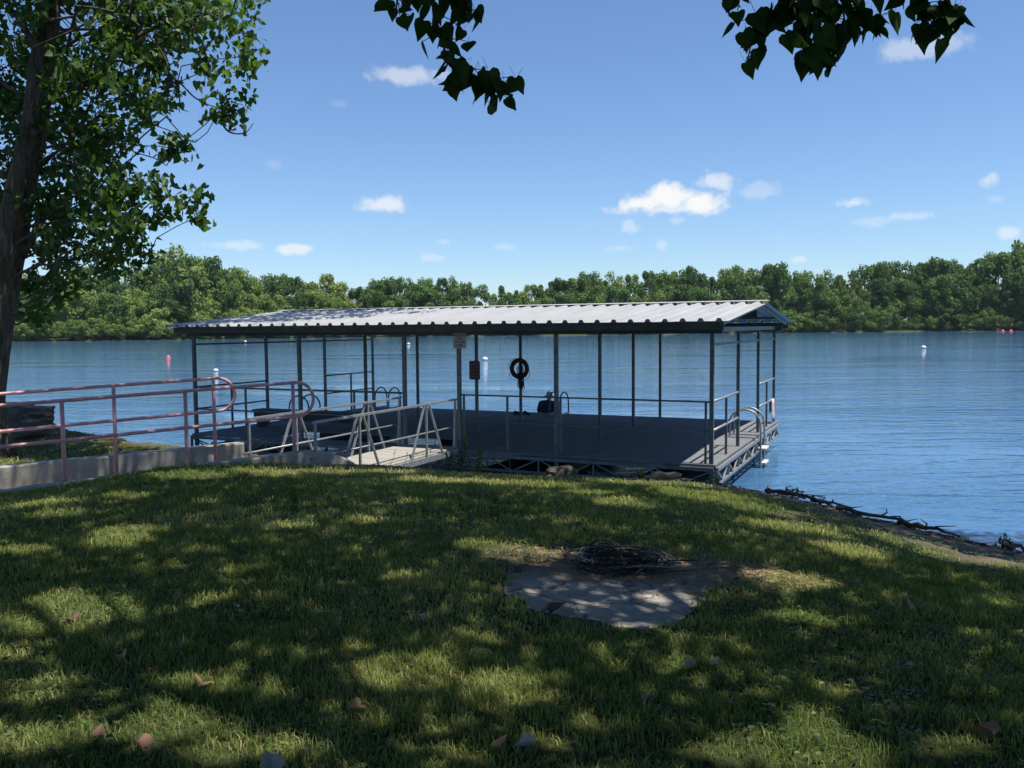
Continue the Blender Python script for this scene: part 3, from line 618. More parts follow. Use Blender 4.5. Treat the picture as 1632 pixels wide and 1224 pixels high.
# ------------------------------------------------------------------ concrete ramp and the pink handrails
rampo = tag(empty('concrete_ramp', (-3.2, 12.45, 0)), 'low kerbed concrete ramp leading down to the gangway', 'ramp')
def rl(a, b, z): return (a*.8 - b*.6, a*.6 + b*.8, z)    # ramp local: a along, b across
def ztop(a): return 1.06 + .1*np.clip((a+6)/6, 0, 1) if a > -6 else 1.06
def kerb(name, b0, b1, a0, a1, zb, ztf):
    mb = MB(); n = 16
    for i in range(n+1):
        a = a0+(a1-a0)*i/n; z = ztf(a)
        mb.v += [rl(a, b0, zb), rl(a, b1, zb), rl(a, b1, z-.02), rl(a, b1-.02, z), rl(a, b0+.02, z), rl(a, b0, z-.02)]
    for i in range(n):
        for k in range(6): p = i*6+k; q = i*6+(k+1) % 6; mb.f.append((p, p+6, q+6, q))
    mb.f += [(0, 1, 2, 3, 4, 5), tuple(n*6+k for k in (5, 4, 3, 2, 1, 0))]
    return mb.build(name, M['concrete'], rampo)
kerb('kerb', RW-.02, RW+.2, -11, -.3, .3, lambda a: 1.13+.07*max(0, min(1, (a+7)/7)))
kerb('kerb', -.14, .06, -11, -.1, .3, lambda a: 1.04+.14*max(0, min(1, (a+4.5)/4.5)))
mb = MB(); n = 12
for i in range(n+1):
    a = -11+11.0*i/n; z = 1.0-.33*max(0, min(1, (a+7)/6.5)); mb.v += [rl(a, .062, z), rl(a, RW-.022, z), rl(a, RW-.022, z-.3), rl(a, .062, z-.3)]
for i in range(n):
    for k in range(4): p = i*4+k; q = i*4+(k+1) % 4; mb.f.append((p, q, q+4, p+4))
mb.f.append(tuple(n*4+k for k in range(4))); mb.build('slab', M['concrete'], rampo)
# rounded end of the near kerb, swinging away to the right
mb = MB(); pts = []
for k in range(11):
    t = k/10; pts.append((-.1+ .95*t, -.04-.32*t*t, 1.175+.03*math.sin(t*2)-.3*t**3))
for i, (a, b, z) in enumerate(pts):
    w_ = .11
    mb.v += [rl(a, b-w_, .3), rl(a, b+w_, .3), rl(a, b+w_, z-.04), rl(a, b+w_*.6, z), rl(a, b-w_*.6, z), rl(a, b-w_, z-.04)]
for i in range(len(pts)-1):
    for k in range(6): p = i*6+k; q = i*6+(k+1) % 6; mb.f.append((p, p+6, q+6, q))
mb.f += [(0, 1, 2, 3, 4, 5), tuple((len(pts)-1)*6+k for k in (5, 4, 3, 2, 1, 0))]; mb.build('kerb_end', M['concrete'], rampo, True)
def handrail(p0, p1, posts_px, label, zb, zt, hh=1.0, left=5.0, r=.0245):
    p0, p1 = Vector((*p0, 0)), Vector((*p1, 0)); d = (p1-p0); ln = d.length; d.normalize()
    h = tag(empty('handrail', p0), label, 'handrail', 'pink pipe handrails of the ramp')
    zf = lambda t: zb+(zt-zb)*t/ln
    P = lambda t, z: Vector((d.x*t, d.y*t, z)) 
    h.location = (p0.x, p0.y, 0)
    half = hh*.5
    ts = np.linspace(-left, ln+.05, 14)
    top = [P(t, zf(t)+hh) for t in ts]; low = [P(t, zf(t)+half) for t in ts]
    loop = [P(ln+.05+.26*math.sin(t), zf(ln)+hh*.75+hh*.25*math.cos(t)) for t in np.linspace(0, math.pi, 13)]
    MB().tube(top+loop[1:-1]+low[::-1], r, 10).build('pipe_rail', M['pink'], h, True)
    for t in posts_px: MB().tube([P(t, zf(t)-.25), P(t, zf(t)+hh-.01)], r*1.05, 10).build('post', M['pink'], h, True)
handrail((-5.63, 10.63), (-3.2, 12.45), (-3.6, -1.8, 0, 1.5, 3.03), 'faded pink pipe handrail on the near side of the ramp', 1.1, 1.19)
handrail((-5.66, 12.09), (-4.5, 12.85), (-4.2, -2.1, 0, 1.38), 'faded pink pipe handrail on the lake side of the ramp', 1.19, 1.24)

# ------------------------------------------------------------------ concrete pad with cables
pz = [gz1(p.x, p.y) for p in PAD]; pcx, pcy = pc; pcz = gz1(pcx, pcy)
mb = MB(); ring_pts = []
for i in range(len(PAD)):
    a, b = PAD[i], PAD[(i+1) % len(PAD)]
    for k in range(5):
        t = k/5; q = a.lerp(b, t); j = .05*mnoise.noise(Vector((q.x*3.1, q.y*3.1, 2)))+.03*mnoise.noise(Vector((q.x*13, q.y*13, 5))); ring_pts.append(((q.x-pcx)*(1+j*2), (q.y-pcy)*(1+j*2)))
n = len(ring_pts); rings = 6
for r_ in range(rings+1):
    f_ = 1-r_/(rings+.5)
    for (x, y) in ring_pts:
        X, Y = x*f_, y*f_; mb.v.append((X, Y, gz1(pcx+X, pcy+Y)-pcz + (.012 if r_ else -.012) + .008*mnoise.noise(Vector((X*5, Y*5, 0)))))
for r_ in range(rings):
    for k in range(n): a = r_*n+k; b = r_*n+(k+1) % n; mb.f.append((a, b, b+n, a+n))
mb.f.append(tuple(rings*n+k for k in range(n))); o = mb.build('concrete_pad', M['pad'], None, True); o.location = (pcx, pcy, pcz); tag(o, 'worn grey concrete pad set in the lawn under the cables', 'slab', kind='thing')
cbase = on_z(985, 890, 1.27); cx0, cy0 = cbase.x, cbase.y; cz0 = gz1(cx0, cy0)+.03
cab = tag(empty('cable_pile', (cx0, cy0, cz0)), 'tangled pile of old black cables lying on the concrete pad', 'cable pile')
cab.scale = (.78, .9, .62); rc = random.Random(5)
for k in range(22):
    rx, ry = rc.uniform(.16, .5), rc.uniform(.1, .36); ox, oy = rc.uniform(-.16, .12), rc.uniform(-.1, .16); h0 = rc.uniform(-.02, .04); ph = rc.uniform(0, 6.3); turns = rc.uniform(.8, 1.9); tl = rc.uniform(-.05, .08)
    pts = []
    for j in range(int(34*turns)):
        t = ph+j/34*2*math.pi; w_ = 1+.13*math.sin(2.3*t+k); pts.append((ox+rx*w_*math.cos(t), oy+ry*w_*math.sin(t), max(.008, h0+tl*math.sin(t)*.6+.03*math.sin(3*t+k)+.03)))
    MB().tube(pts, rc.choice([.005, .007, .009, .0045]), 6).build('cable', M['rope'] if k % 6 else M['greycable'], cab, True)
for pts, r_, m_ in [([(-.44, -.02, .06), (-.3, -.1, .05), (-.15, -.12, .05), (.05, -.14, .04)], .016, 'rope'), ([(-.5, .05, .14), (-.38, .0, .09), (-.26, -.06, .06)], .008, 'greycable'),
                    ([(.3, .06, .05), (.34, .12, .2), (.4, .2, .36)], .004, 'greycable'), ([(-.05, -.28, .01), (-.3, -.34, .012), (-.52, -.26, .012), (-.56, -.14, .012), (-.45, -.08, .015)], .008, 'rope'),
                    ([(.02, -.3, .012), (.2, -.32, .02), (.45, -.25, .012), (.7, -.2, .012)], .006, 'rope'), ([(.4, -.02, .02), (.55, .04, .03), (.75, .05, .015)], .008, 'rope')]:
    sm = []
    for i in range(len(pts)-1):
        a, b = Vector(pts[i]), Vector(pts[i+1]); sm += [a.lerp(b, t) for t in (0, .33, .66)]
    sm.append(Vector(pts[-1])); sm = [sm[0]] + [(sm[i-1]+sm[i]*2+sm[i+1])/4 for i in range(1, len(sm)-1)] + [sm[-1]]
    MB().tube(sm, r_, 6).build('cable', M[m_], cab, True)
mb = MB()
for k in range(13): t = math.pi*2*k/12; mb.v += [(.27+.05*math.cos(t), -.02, .06+.05*math.sin(t)), (.31+.05*math.cos(t), .0, .06+.05*math.sin(t))]
for k in range(12): mb.f.append((2*k, 2*k+2, 2*k+3, 2*k+1))
mb.f.append(tuple(range(0, 24, 2))); mb.build('reel_end', M['greycable'], cab, True)

# ------------------------------------------------------------------ leaves and trees
def heart(n=9, fold=.16, curl=.12):
    """cottonwood leaf: broad heart with a drawn-out tip, base at origin, tip along -z... built in x,y with y toward the tip"""
    out = [(0, 0), (.28, -.1), (.46, .06), (.47, .3), (.34, .56), (.16, .8), (0, 1.08), (-.16, .8), (-.34, .56), (-.47, .3), (-.46, .06), (-.28, -.1)]
    v = [(x, y, abs(x)*fold - curl*y*y) for x, y in out]
    return v
HV = heart()
# light template for massed leaves: 7 verts, quads
LV = np.array([(0, 0, 0), (.42, -.06, .07), (.4, .42, .05), (0, 1.05, -.12), (-.4, .42, .05), (-.42, -.06, .07)], float)
LF = np.array([(0, 1, 2, 3), (0, 3, 4, 5)])
def leaf_mesh(k):
    rr = random.Random(k); v = heart(fold=rr.uniform(.02, .3), curl=rr.uniform(-.1, .25)); v = [(x*rr.uniform(.92, 1.08), y, z) for x, y, z in v]
    f = [(0, 1, 2), (0, 2, 3), (0, 3, 4), (0, 4, 5), (0, 5, 6), (0, 6, 7), (0, 7, 8), (0, 8, 9), (0, 9, 10), (0, 10, 11)]
    v += [(.012, -.1, 0), (-.012, -.1, 0), (.01, -.75, .05), (-.01, -.75, .05)]
    f += [(0, 12, 13), (12, 14, 15, 13)]
    me = bpy.data.meshes.new('leaf'); me.from_pydata(v, [], f); a = me.attributes.new('tint', 'FLOAT', 'POINT'); a.data.foreach_set('value', [rr.uniform(.1, .9)]*len(v)); return me
LEAFM = [leaf_mesh(k) for k in range(8)]; SPRAYM = [m_.copy() for m_ in LEAFM]
for m_ in LEAFM: m_.materials.append(M['leaf'])
for m_ in SPRAYM: m_.materials.append(M['sprayleaf'])
def hang_rot(rr):
    # leaf hangs: its +y (tip) points down with scatter
    d = Vector((rr.gauss(0, .55), rr.gauss(0, .55), -1)).normalized(); nrm = Vector((rr.gauss(0, 1), rr.gauss(0, 1), rr.gauss(0, .3))); x = d.cross(nrm).normalized(); z = x.cross(d)
    return Matrix(((x.x, d.x, z.x), (x.y, d.y, z.y), (x.z, d.z, z.z)))
def hang_np(n, rng, spread=.75):
    d = np.stack([rng.normal(0, spread, n), rng.normal(0, spread, n), -np.abs(rng.normal(.8, .5, n))], 1); d /= np.linalg.norm(d, axis=1)[:, None]
    m = rng.normal(size=(n, 3)); x = np.cross(d, m); x /= np.linalg.norm(x, axis=1)[:, None]; z = np.cross(x, d)
    return np.stack([x, d, z], 2)
def put_leaf(parent, p, rr, size, ms=LEAFM):
    o = bpy.data.objects.new('leaf', rr.choice(ms)); COL.objects.link(o); o.parent = parent
    o.matrix_basis = Matrix.Translation(p) @ (hang_rot(rr).to_4x4() @ Matrix.Scale(size, 4)); return o
def smooth_path(P, k=5):
    P = [Vector(p) for p in P]; Q = [P[0]*2-P[1]] + P + [P[-1]*2-P[-2]]; out = []
    for i in range(1, len(Q)-2):
        a, b, c, d = Q[i-1], Q[i], Q[i+1], Q[i+2]
        for j in range(k):
            t = j/k; out.append(.5*((2*b) + (c-a)*t + (2*a-5*b+4*c-d)*t*t + (3*b-a-3*c+d)*t**3))
    return out + [P[-1]]
def limb(mb, p0, p1, r0, r1, rr, n=7, wob=.12, sag=0):
    p0, p1 = Vector(p0), Vector(p1); ln = (p1-p0).length; pts = []; rad = []
    for i in range(n):
        t = i/(n-1); q = p0.lerp(p1, t)
        if 0 < i < n-1: q += Vector((rr.gauss(0, 1), rr.gauss(0, 1), rr.gauss(0, 1)))*wob*ln*.25
        q.z -= sag*ln*t*t*0 + sag*ln*math.sin(math.pi*t)*.0
        pts.append(q); rad.append(r0+(r1-r0)*t)
    mb.tube(smooth_path(pts, 2), [v for i, v in enumerate(np.interp(np.arange(2*len(pts)-1)/2, np.arange(len(pts)), rad))], 8 if r0 > .05 else 5); return pts

# --- the leaning cottonwood on the left, beyond the ramp
rt1 = random.Random(11); TB = Vector((-8.55, 14.0, gz1(-8.55, 14.0)-.1))
ltree = tag(empty('cottonwood_tree', TB), 'leaning leafy cottonwood with dark ridged trunk left of the ramp', 'tree')
TY = 14.0
def tpx(px, py, y=TY): return on_y(px, py, y) - TB
tr_pts = [Vector((0, 0, 0)), tpx(-22, 640), tpx(-13, 560), tpx(3, 470), tpx(17, 385), tpx(33, 300), tpx(55, 200), tpx(68, 100), tpx(77, 22), tpx(84, -60, 14.1), tpx(94, -180, 14.2), tpx(100, -310, 14.4), tpx(98, -450, 14.6)]
tr_r = [.34, .275, .262, .25, .235, .22, .2, .185, .16, .145, .12, .09, .05]
# subdivide trunk
tp2, tr2 = [], []
for i in range(len(tr_pts)-1):
    for k in range(4):
        t = k/4; q = tr_pts[i].lerp(tr_pts[i+1], t); q += Vector((mnoise.noise(q*1.3), mnoise.noise(q*1.3+Vector((9, 0, 0))), 0))*.03; tp2.append(q); tr2.append((tr_r[i]*(1-t)+tr_r[i+1]*t)*(1+.06*mnoise.noise(q*3)))
MB().tube(tp2, tr2, 14).build('trunk', M['bark'], ltree, True)
# branches: from trunk to px targets
br = MB(); tips = []
def tb(p0, p1, r0, r1, n=8, wob=.1):
    pts = limb(br, p0, p1, r0, r1, rt1, n, wob); return pts
def trunk_at(z):
    for a, b in zip(tp2, tp2[1:]):
        if a.z <= z <= b.z: return a.lerp(b, (z-a.z)/(b.z-a.z+1e-9))
    return tp2[-1]
# each blob: px, py, depth y, radius px x, radius px y, leaf count
BL = [(130, 60, 14, 110, 80, 700), (230, 40, 13.5, 90, 60, 560), (330, 40, 13.2, 66, 52, 330), (390, 90, 13, 30, 34, 110), (340, 105, 13.2, 40, 24, 60), (365, 160, 13, 30, 26, 90), (345, 185, 13, 24, 20, 46),
      (150, 160, 13.6, 90, 70, 640), (215, 130, 13.2, 60, 50, 260), (245, 110, 13.4, 40, 40, 110), (60, 140, 15, 70, 100, 520), (20, 60, 15, 70, 90, 460), (20, 220, 15.2, 60, 90, 420), (110, 240, 14.4, 80, 60, 560),
      (180, 230, 13.4, 50, 46, 240), (170, 300, 13.2, 60, 36, 270), (230, 300, 13, 44, 26, 120), (290, 320, 12.9, 36, 24, 75), (315, 345, 12.9, 16, 14, 22), (275, 232, 13, 26, 24, 62), (290, 240, 13, 18, 26, 45), (262, 160, 13, 20, 22, 34),
      (120, 330, 14, 80, 46, 430), (70, 340, 15, 60, 60, 360), (190, 350, 13, 54, 26, 170), (240, 355, 13, 32, 22, 60), (110, 395, 14, 70, 40, 350), (190, 395, 13.2, 50, 30, 150), (225, 410, 13, 26, 18, 45), (170, 430, 13.4, 24, 18, 36),
      (70, 440, 14.8, 50, 50, 260), (55, 500, 15.5, 32, 40, 130), (-60, 200, 14.5, 120, 200, 1300), (-140, 60, 14, 140, 160, 1000), (-100, 420, 15, 90, 100, 420), (300, -10, 14, 120, 50, 500), (150, -40, 14, 160, 60, 900),
      # crown above the frame, reaching over the dock's left end
      (60, -200, 14, 260, 120, 2200), (-200, -200, 14, 200, 160, 1800), (320, -190, 15.5, 140, 90, 1300), (100, -400, 15, 260, 140, 2600), (330, -330, 17, 150, 100, 1700), (420, -240, 17.5, 110, 60, 1000), (300, -520, 17, 180, 110, 1900), (0, -600, 15.5, 260, 120, 1900), (-180, -420, 15, 180, 150, 1500),
      (450, -160, 19, 60, 50, 300), (400, -170, 18.4, 70, 60, 500)]
rngT = np.random.default_rng(21); allP = []; allV = []
# unseen leaf clumps added up the sun's path to shade dock roof and kerb
SH = []
for du, dv, h_, r_, c_n in [(-12.0, .4, 8, .8, 230), (-11.6, 1.9, 8.6, .85, 260), (-11.2, 3.2, 9.6, .8, 230), (-10.7, .6, 8.2, .8, 240), (-10.3, 2.1, 9, .85, 260), (-9.9, 3.3, 9.8, .75, 190), (-9.5, .7, 8.2, .7, 180), (-9.1, 2.2, 9, .75, 170), (-8.4, 1.2, 8.8, .55, 90), (-8.6, 3.0, 9.6, .6, 90), (-7.5, 2.3, 9.4, .5, 50)]:
    SH.append((DW(du, dv, 2.6) + SUNV/SUNV.z*h_, r_, int(c_n*1.9)))
for x_, y_, r_, c_n in [(-6.5, 11.7, .5, 150), (-5.9, 12.1, .55, 190), (-5.2, 12.6, .6, 220), (-4.6, 12.9, .45, 110), (-5.3, 11.5, .3, 45)]: SH.append((Vector((x_, y_, 1.2)) + SUNV/SUNV.z*7.6, r_, c_n))
for (px, py, y, rx, ry, cnt) in BL + [(q, -300, 18, r_, r_*.6, c_n) for q, r_, c_n in SH]:
    if isinstance(px, Vector): ctr = px - TB; sx, sy, sz = rx, rx, ry; px = 500
    else: ctr = on_y(px, py, y) - TB; sx = rx*y/FPX; sz = ry*y/FPX; sy = min(sx, 1.3)*.9
    # branch to blob
    zz = max(1.5, ctr.z - abs(ctr.x-trunk_at(ctr.z).x)*.35 - .2); st = trunk_at(zz)
    if cnt > 100 or px > 230: pts = tb(st, ctr, .012+.004*math.sqrt(cnt)/4, .006, 8, .16)
    else: pts = [ctr]
    # twigs with leaf clusters
    ncl = max(3, int(cnt*(1.05 if py > -60 else 2.0))//13)
    for k in range(ncl):
        u = rngT.normal(size=3); u /= np.linalg.norm(u); u *= rngT.uniform(.25, 1)**.5
        e = Vector((u[0]*sx, u[1]*sy, u[2]*sz)); q = ctr + e
        if k % 2 == 0: limb(br, ctr+e*.25, q, .009, .003, rt1, 5, .22)
        m = 13; off = rngT.normal(0, .105, (m, 3))*np.array([1, 1, .9]); allP.append(np.array(q)[None] + off); allV.append(np.full(m, py > -40))
# bare drooping twigs in the gap
for path in [[(210, 30), (240, 60), (262, 90), (270, 120), (268, 150), (272, 185)], [(270, 120), (290, 135), (310, 155), (335, 168), (372, 178)], [(270, 115), (265, 140), (258, 170)], [(350, 190), (365, 210), (390, 212), (405, 195)], [(272, 130), (285, 150), (288, 172), (300, 178)], [(300, 35), (318, 60), (330, 95), (326, 130)]]:
    pts = smooth_path([tpx(a, b, 13.0) for a, b in path]); br.tube(pts, [.018-.013*i/(len(pts)-1) for i in range(len(pts))], 5)
for z, dx in ((2.2, -2.5), (3.2, 1.6), (4.6, -3.2), (5.6, 2.6), (6.6, -2.0), (7.4, 3.2), (8.6, 2.2)):
    st = trunk_at(z); tb(st, st+Vector((dx, rt1.uniform(-.2, 2.4), 1.9)), .07, .02, 9, .1)
br.build('branches', M['bark'], ltree, True)
allP = np.concatenate(allP); allV = np.concatenate(allV)
n = len(allP); rot = hang_np(n, rngT); sc = rngT.triangular(.05, .11, .15, n); ti = rngT.uniform(0, 1, n)
# the 300 nearest leaves in view stand as single leaves
wy = allP[:, 1] + TB.y; vis = np.where(allV)[0]; px_ = 816 + FPX*(allP[vis, 0]+TB.x)/wy[vis]; vis = vis[px_ > 5]
order = vis[np.argsort(wy[vis])][:300]; msk = np.ones(n, bool); msk[order] = False
lfm = scatter_mesh('foliage', LV, LF, allP[msk], rot[msk], sc[msk], ti[msk]); lfm.materials.append(M['leaf'])
tag(obj('foliage', lfm, None, ltree), kind='stuff')
for i in order: put_leaf(ltree, Vector(allP[i]), rt1, sc[i])

# --- the big cottonwood overhead: trunk right behind the viewer, canopy above the lawn, sprays dipping into view
rt2 = random.Random(5); OB = Vector((8.3, -2.6, gz1(8.3, -2.6)-.1))
otree = tag(empty('cottonwood_tree', OB), 'overhanging cottonwood whose leafy twigs dip into the top of the view', 'tree')
mb = MB(); pts = [Vector((0, 0, 0)), Vector((-.1, .1, 1.5)), Vector((-.3, .25, 3.5)), Vector((-.7, .6, 6)), Vector((-1.2, 1, 8.5)), Vector((-1.6, 1.4, 11)), Vector((-1.7, 1.6, 14))]
mb.tube(pts, [.62, .5, .45, .4, .3, .2, .06], 16).build('trunk', M['bark'], otree, True)
ob = MB(); SPR = []
def spray(path, depth, nleaf, spread, hub):
    """a hanging twig through px points (at given depth), with single leaves along it"""
    P = smooth_path([on_y(a, b, depth) - OB for a, b in path], 4)
    limb(ob, hub, P[0], .02, .009, rt2, 9, .08); ob.tube(P, [.009-.006*i/(len(P)-1) for i in range(len(P))], 5)
    for k in range(nleaf):
        t = rt2.random()*(len(P)-1); i = min(int(t), len(P)-2); q = P[i].lerp(P[i+1], t-i)
        q2 = q + Vector((rt2.gauss(0, spread), rt2.gauss(0, spread), rt2.gauss(0, spread*.6)))
        ob.tube([q, q.lerp(q2, .6)+Vector((0, 0, .01)), q2], [.003, .0022, .0015], 4, False)
        SPR.append(q2)
HUB = Vector((-2.2, 5.0, 5.2)); HUB2 = Vector((-6.4, 5.2, 5.4))
spray([(675, -60), (690, 10), (700, 50), (715, 95), (735, 115), (770, 128), (800, 145)], 4.3, 66, .062, HUB2)
spray([(640, -70), (636, -20), (630, 25)], 4.3, 14, .05, HUB2); spray([(735, -50), (742, 10), (745, 35)], 4.3, 15, .045, HUB2)
spray([(1330, -90), (1290, -30), (1240, 10), (1205, 50), (1190, 100)], 4.2, 52, .055, HUB)
spray([(1290, -60), (1300, 0), (1290, 50), (1275, 95)], 4.1, 44, .062, HUB); spray([(1340, -60), (1360, 0), (1385, 30), (1395, 45)], 4.2, 26, .045, HUB); spray([(1330, -40), (1330, 20), (1320, 75), (1310, 100)], 4.2, 24, .05, HUB)
spray([(1450, -60), (1470, 0), (1490, 35), (1487, 60)], 4.3, 34, .048, HUB); spray([(1500, -40), (1515, 10), (1525, 30)], 4.3, 12, .035, HUB); spray([(1150, -50), (1165, -10), (1180, 12)], 4.3, 7, .03, HUB)
# limbs of the canopy
CAN = [(-11, 3.5, 7.2), (-9.5, 7, 7.8), (-6, 9.5, 8.6), (-2.5, 11.5, 9.4), (1, 10.5, 8.2), (2.5, 6, 7.2), (-7, 3.5, 6.8), (-3, 6, 8.2), (0, 3.5, 7.2), (-12.5, 6.5, 8.8), (-4.5, 13, 10.2), (3.5, 9.5, 8.8)]
for c in CAN:
    st = pts[3].lerp(pts[4], rt2.random()); limb(ob, st, c, .16, .03, rt2, 10, .07)
    for k in range(6):
        e = Vector(c)+Vector((rt2.gauss(0, 1.3), rt2.gauss(0, 1.3), rt2.gauss(.3, .7))); limb(ob, Vector(c)*.75+st*.25, e, .04, .008, rt2, 6, .12)
limb(ob, pts[3], HUB, .12, .045, rt2, 8, .05); limb(ob, pts[4], HUB2, .12, .045, rt2, 8, .05)
ob.build('branches', M['bark'], otree, True)
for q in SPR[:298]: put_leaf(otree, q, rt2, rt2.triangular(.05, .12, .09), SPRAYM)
# canopy leaves: above the sight line, gaps where sun flecks reach the lawn
FLECK = [(110, 985, .30), (95, 955, .2), (150, 965, .2), (60, 803, .3), (200, 850, .22), (180, 866, .22), (90, 820, .2), (466, 838, .2), (300, 1090, .22), (240, 1155, .24), (60, 1100, .18), (120, 1160, .16), (600, 1075, .2), (660, 1068, .22), (700, 1080, .15), (790, 1085, .17),
         (460, 1185, .18), (700, 1200, .12), (830, 1110, .12), (1160, 1195, .17), (1250, 1200, .2), (1320, 1195, .2), (1290, 1160, .15), (1270, 985, .18), (1400, 1060, .16), (820, 880, .3), (760, 870, .2), (1250, 925, .28), (1060, 955, .17),(985, 888, .1),
         (1330, 845, .4), (1430, 858, .4), (1250, 838, .3), (1500, 880, .3), (1580, 890, .3), (1040, 765, .6), (1130, 790, .5), (1000, 800, .3), (860, 770, .45), (780, 768, .45), (700, 765, .4), (1220, 810, .4), (420, 752, .45), (300, 757, .4), (520, 750, .4), (620, 750, .35), (200, 790, .22), (1530, 1190, .15),
         (1310, 1100, .1), (740, 1010, .1), (560, 1030, .1), (330, 960, .1), (420, 1100, .1), (870, 1180, .1), (960, 1040, .08), (1180, 1040, .09), (1560, 1010, .1), (30, 880, .16), (640, 920, .1), (720, 960, .08), (1100, 1080, .08), (30, 1180, .2), (350, 1190, .16), (20, 1040, .14), (1450, 950, .14), (1590, 960, .12), (1350, 880, .25), (950, 785, .3), (580, 830, .16), (650, 800, .14), (330, 800, .14), (900, 830, .12)]
fl = []
for px, py, r_ in FLECK:
    p = on_z(px, py, 1.25)
    for _ in range(3): p = on_z(px, py, gz1(p.x, p.y))
    fl.append((p.x, p.y, p.z, r_*(.84 if py > 1040 else (1.25 if px > 980 and py < 900 else 1))))
fl = np.array(fl); rngO = np.random.default_rng(33)
NC = 15000
cp = np.column_stack([rngO.uniform(-6.5, 12.5, NC), rngO.uniform(-5, 12.5, NC), rngO.uniform(0, 1, NC)])
# canopy body: dome between lower and upper surface
ctr = np.array([3.0, 3.4]); q = (cp[:, :2]-ctr)/np.array([9.6, 9.2]); rad = np.hypot(*q.T); ok = rad < 1 + .1*(vnoise(cp[:, 0], cp[:, 1], .7, 9)-.5)
zlo = np.maximum(5.6, 3.5 + .40*np.maximum(cp[:, 1], 0) + .4) + .9*vnoise(cp[:, 0], cp[:, 1], .5, 6); zhi = 8.5 + 5.5*np.sqrt(np.clip(1-rad**2, 0, 1)); cp[:, 2] = zlo + (np.maximum(zhi, zlo+.6)-zlo)*cp[:, 2]**1.3
cp = cp[ok]
m = 12; off = rngO.normal(0, .22, (len(cp), m, 3))*np.array([1, 1, .7]); LP = (cp[:, None]+off).reshape(-1, 3)
su = np.array(SUNV/SUNV.z); keep = np.ones(len(LP), bool)
for (x, y, z, r_) in fl:
    h = LP[:, 2]-z; dx = LP[:, 0]-x-su[0]*h; dy = LP[:, 1]-y-su[1]*h; keep &= (dx*dx + dy*dy*1.6) > (r_*1.32)**2*(1+.35*np.sin(h*3+x))
keep &= LP[:, 2] > CZ + .385*np.maximum(LP[:, 1], 0) + .35
keep &= ~((np.hypot(LP[:, 0], LP[:, 1]) < 1.2) & (LP[:, 2] < 5))
LP = LP[keep]; n = len(LP)
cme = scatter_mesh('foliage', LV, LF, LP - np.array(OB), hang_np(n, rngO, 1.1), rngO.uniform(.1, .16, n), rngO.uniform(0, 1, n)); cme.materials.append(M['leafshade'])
tag(obj('foliage', cme, None, otree), kind='stuff')

# --- far shore woods: one tree of each kind with crown and trunk, then copies
def crown(seed, kind):
    r = np.random.default_rng(seed); lob = []
    if kind == 'round': nl, ex_, zc, zr = 34, .42, .56, .43
    elif kind == 'tall': nl, ex_, zc, zr = 30, .3, .55, .45
    elif kind == 'bush': nl, ex_, zc, zr = 26, .55, .45, .44
    else: nl, ex_, zc, zr = 26, .46, .62, .36
    for k in range(nl):
        a = r.uniform(0, 6.28); t = r.uniform(-1, 1); w = math.sqrt(max(0, 1-t*t*.85))*r.uniform(.35, 1)
        lob.append((ex_*w*math.cos(a), ex_*w*math.sin(a), zc+zr*t*.86, r.uniform(.065, .15)*(1.15 if kind == 'bush' else 1)))
    P, Nn = [], []
    per_l = 210 if kind != 'open' else 130
    for i, (x, y, z, q) in enumerate(lob):
        u = r.normal(size=(per_l, 3)); u[:, 2] += .25; u /= np.linalg.norm(u, axis=1)[:, None]; rr_ = q*r.uniform(.55, 1.22, per_l)
        p = np.array([x, y, z]) + u*rr_[:, None]; dz = np.array([1, 1, .85]); p = np.array([x, y, z]) + (p-np.array([x, y, z]))*dz
        k = np.ones(per_l, bool)
        for j, (X, Y, Z, Q) in enumerate(lob):
            if j != i: k &= np.linalg.norm(p-np.array([X, Y, Z]), axis=1) > Q*.45
        P.append(p[k]); Nn.append(u[k])
    P = np.concatenate(P); U = np.concatenate(Nn); n = len(P)
    U = U + r.normal(0, .55, (n, 3)); U /= np.linalg.norm(U, axis=1)[:, None]; mm = r.normal(size=(n, 3)); x = np.cross(U, mm); x /= np.linalg.norm(x, axis=1)[:, None]; y = np.cross(U, x)
    rot = np.stack([x, y, U], 2)
    tv = np.array([(-.5, -.3, 0), (.1, -.55, .12), (.55, .1, 0), (0, .5, .1), (-.45, .35, -.1)]); tf = np.array([(0, 1, 2), (0, 2, 3), (0, 3, 4)])
    lobtint = vnoise(P[:, 0]+seed, P[:, 2]+P[:, 1], 5, seed)
    me = scatter_mesh('crown', tv, tf, P, rot, r.uniform(.016, .042, n), np.clip(.25+.5*lobtint+r.normal(0, .14, n), 0, 1))
    mb = MB(); rr2 = random.Random(seed); top = Vector((rr2.uniform(-.03, .03), 0, zc+.1)); limb(mb, (0, 0, -.04), top, .022, .009, rr2, 7, .04)
    for k in range(7):
        l = lob[k]; limb(mb, Vector((0, 0, .0)).lerp(top, rr2.uniform(.35, .8)), l[:3], .009, .003, rr2, 5, .08)
    return me, mb.mesh('trunk', True)
ARCH = {}
for kd, cnt in (('round', 5), ('tall', 3), ('bush', 3), ('open', 2)):
    ARCH[kd] = []
    for k in range(cnt):
        c, t = crown(100+len(ARCH)*10+k, kd); t.materials.append(M['bark']); c2 = c.copy(); c.materials.append(M['farleaf']); c2.materials.append(M['paleleaves']); ARCH[kd].append((c, c2, t))
rf = random.Random(3)
def far_tree(name, x, y, h, w, kind, pale, label, group):
    c, c2, t = rf.choice(ARCH[kind]); o = empty(name, (x, y, gz1(x, y)-.1), rf.uniform(0, 6.28)); o.scale = (w, w, h); tag(o, label, 'tree' if name.endswith('tree') else 'shrub', group)
    obj('crown', c2 if pale else c, None, o); obj('trunk', t, None, o); return o
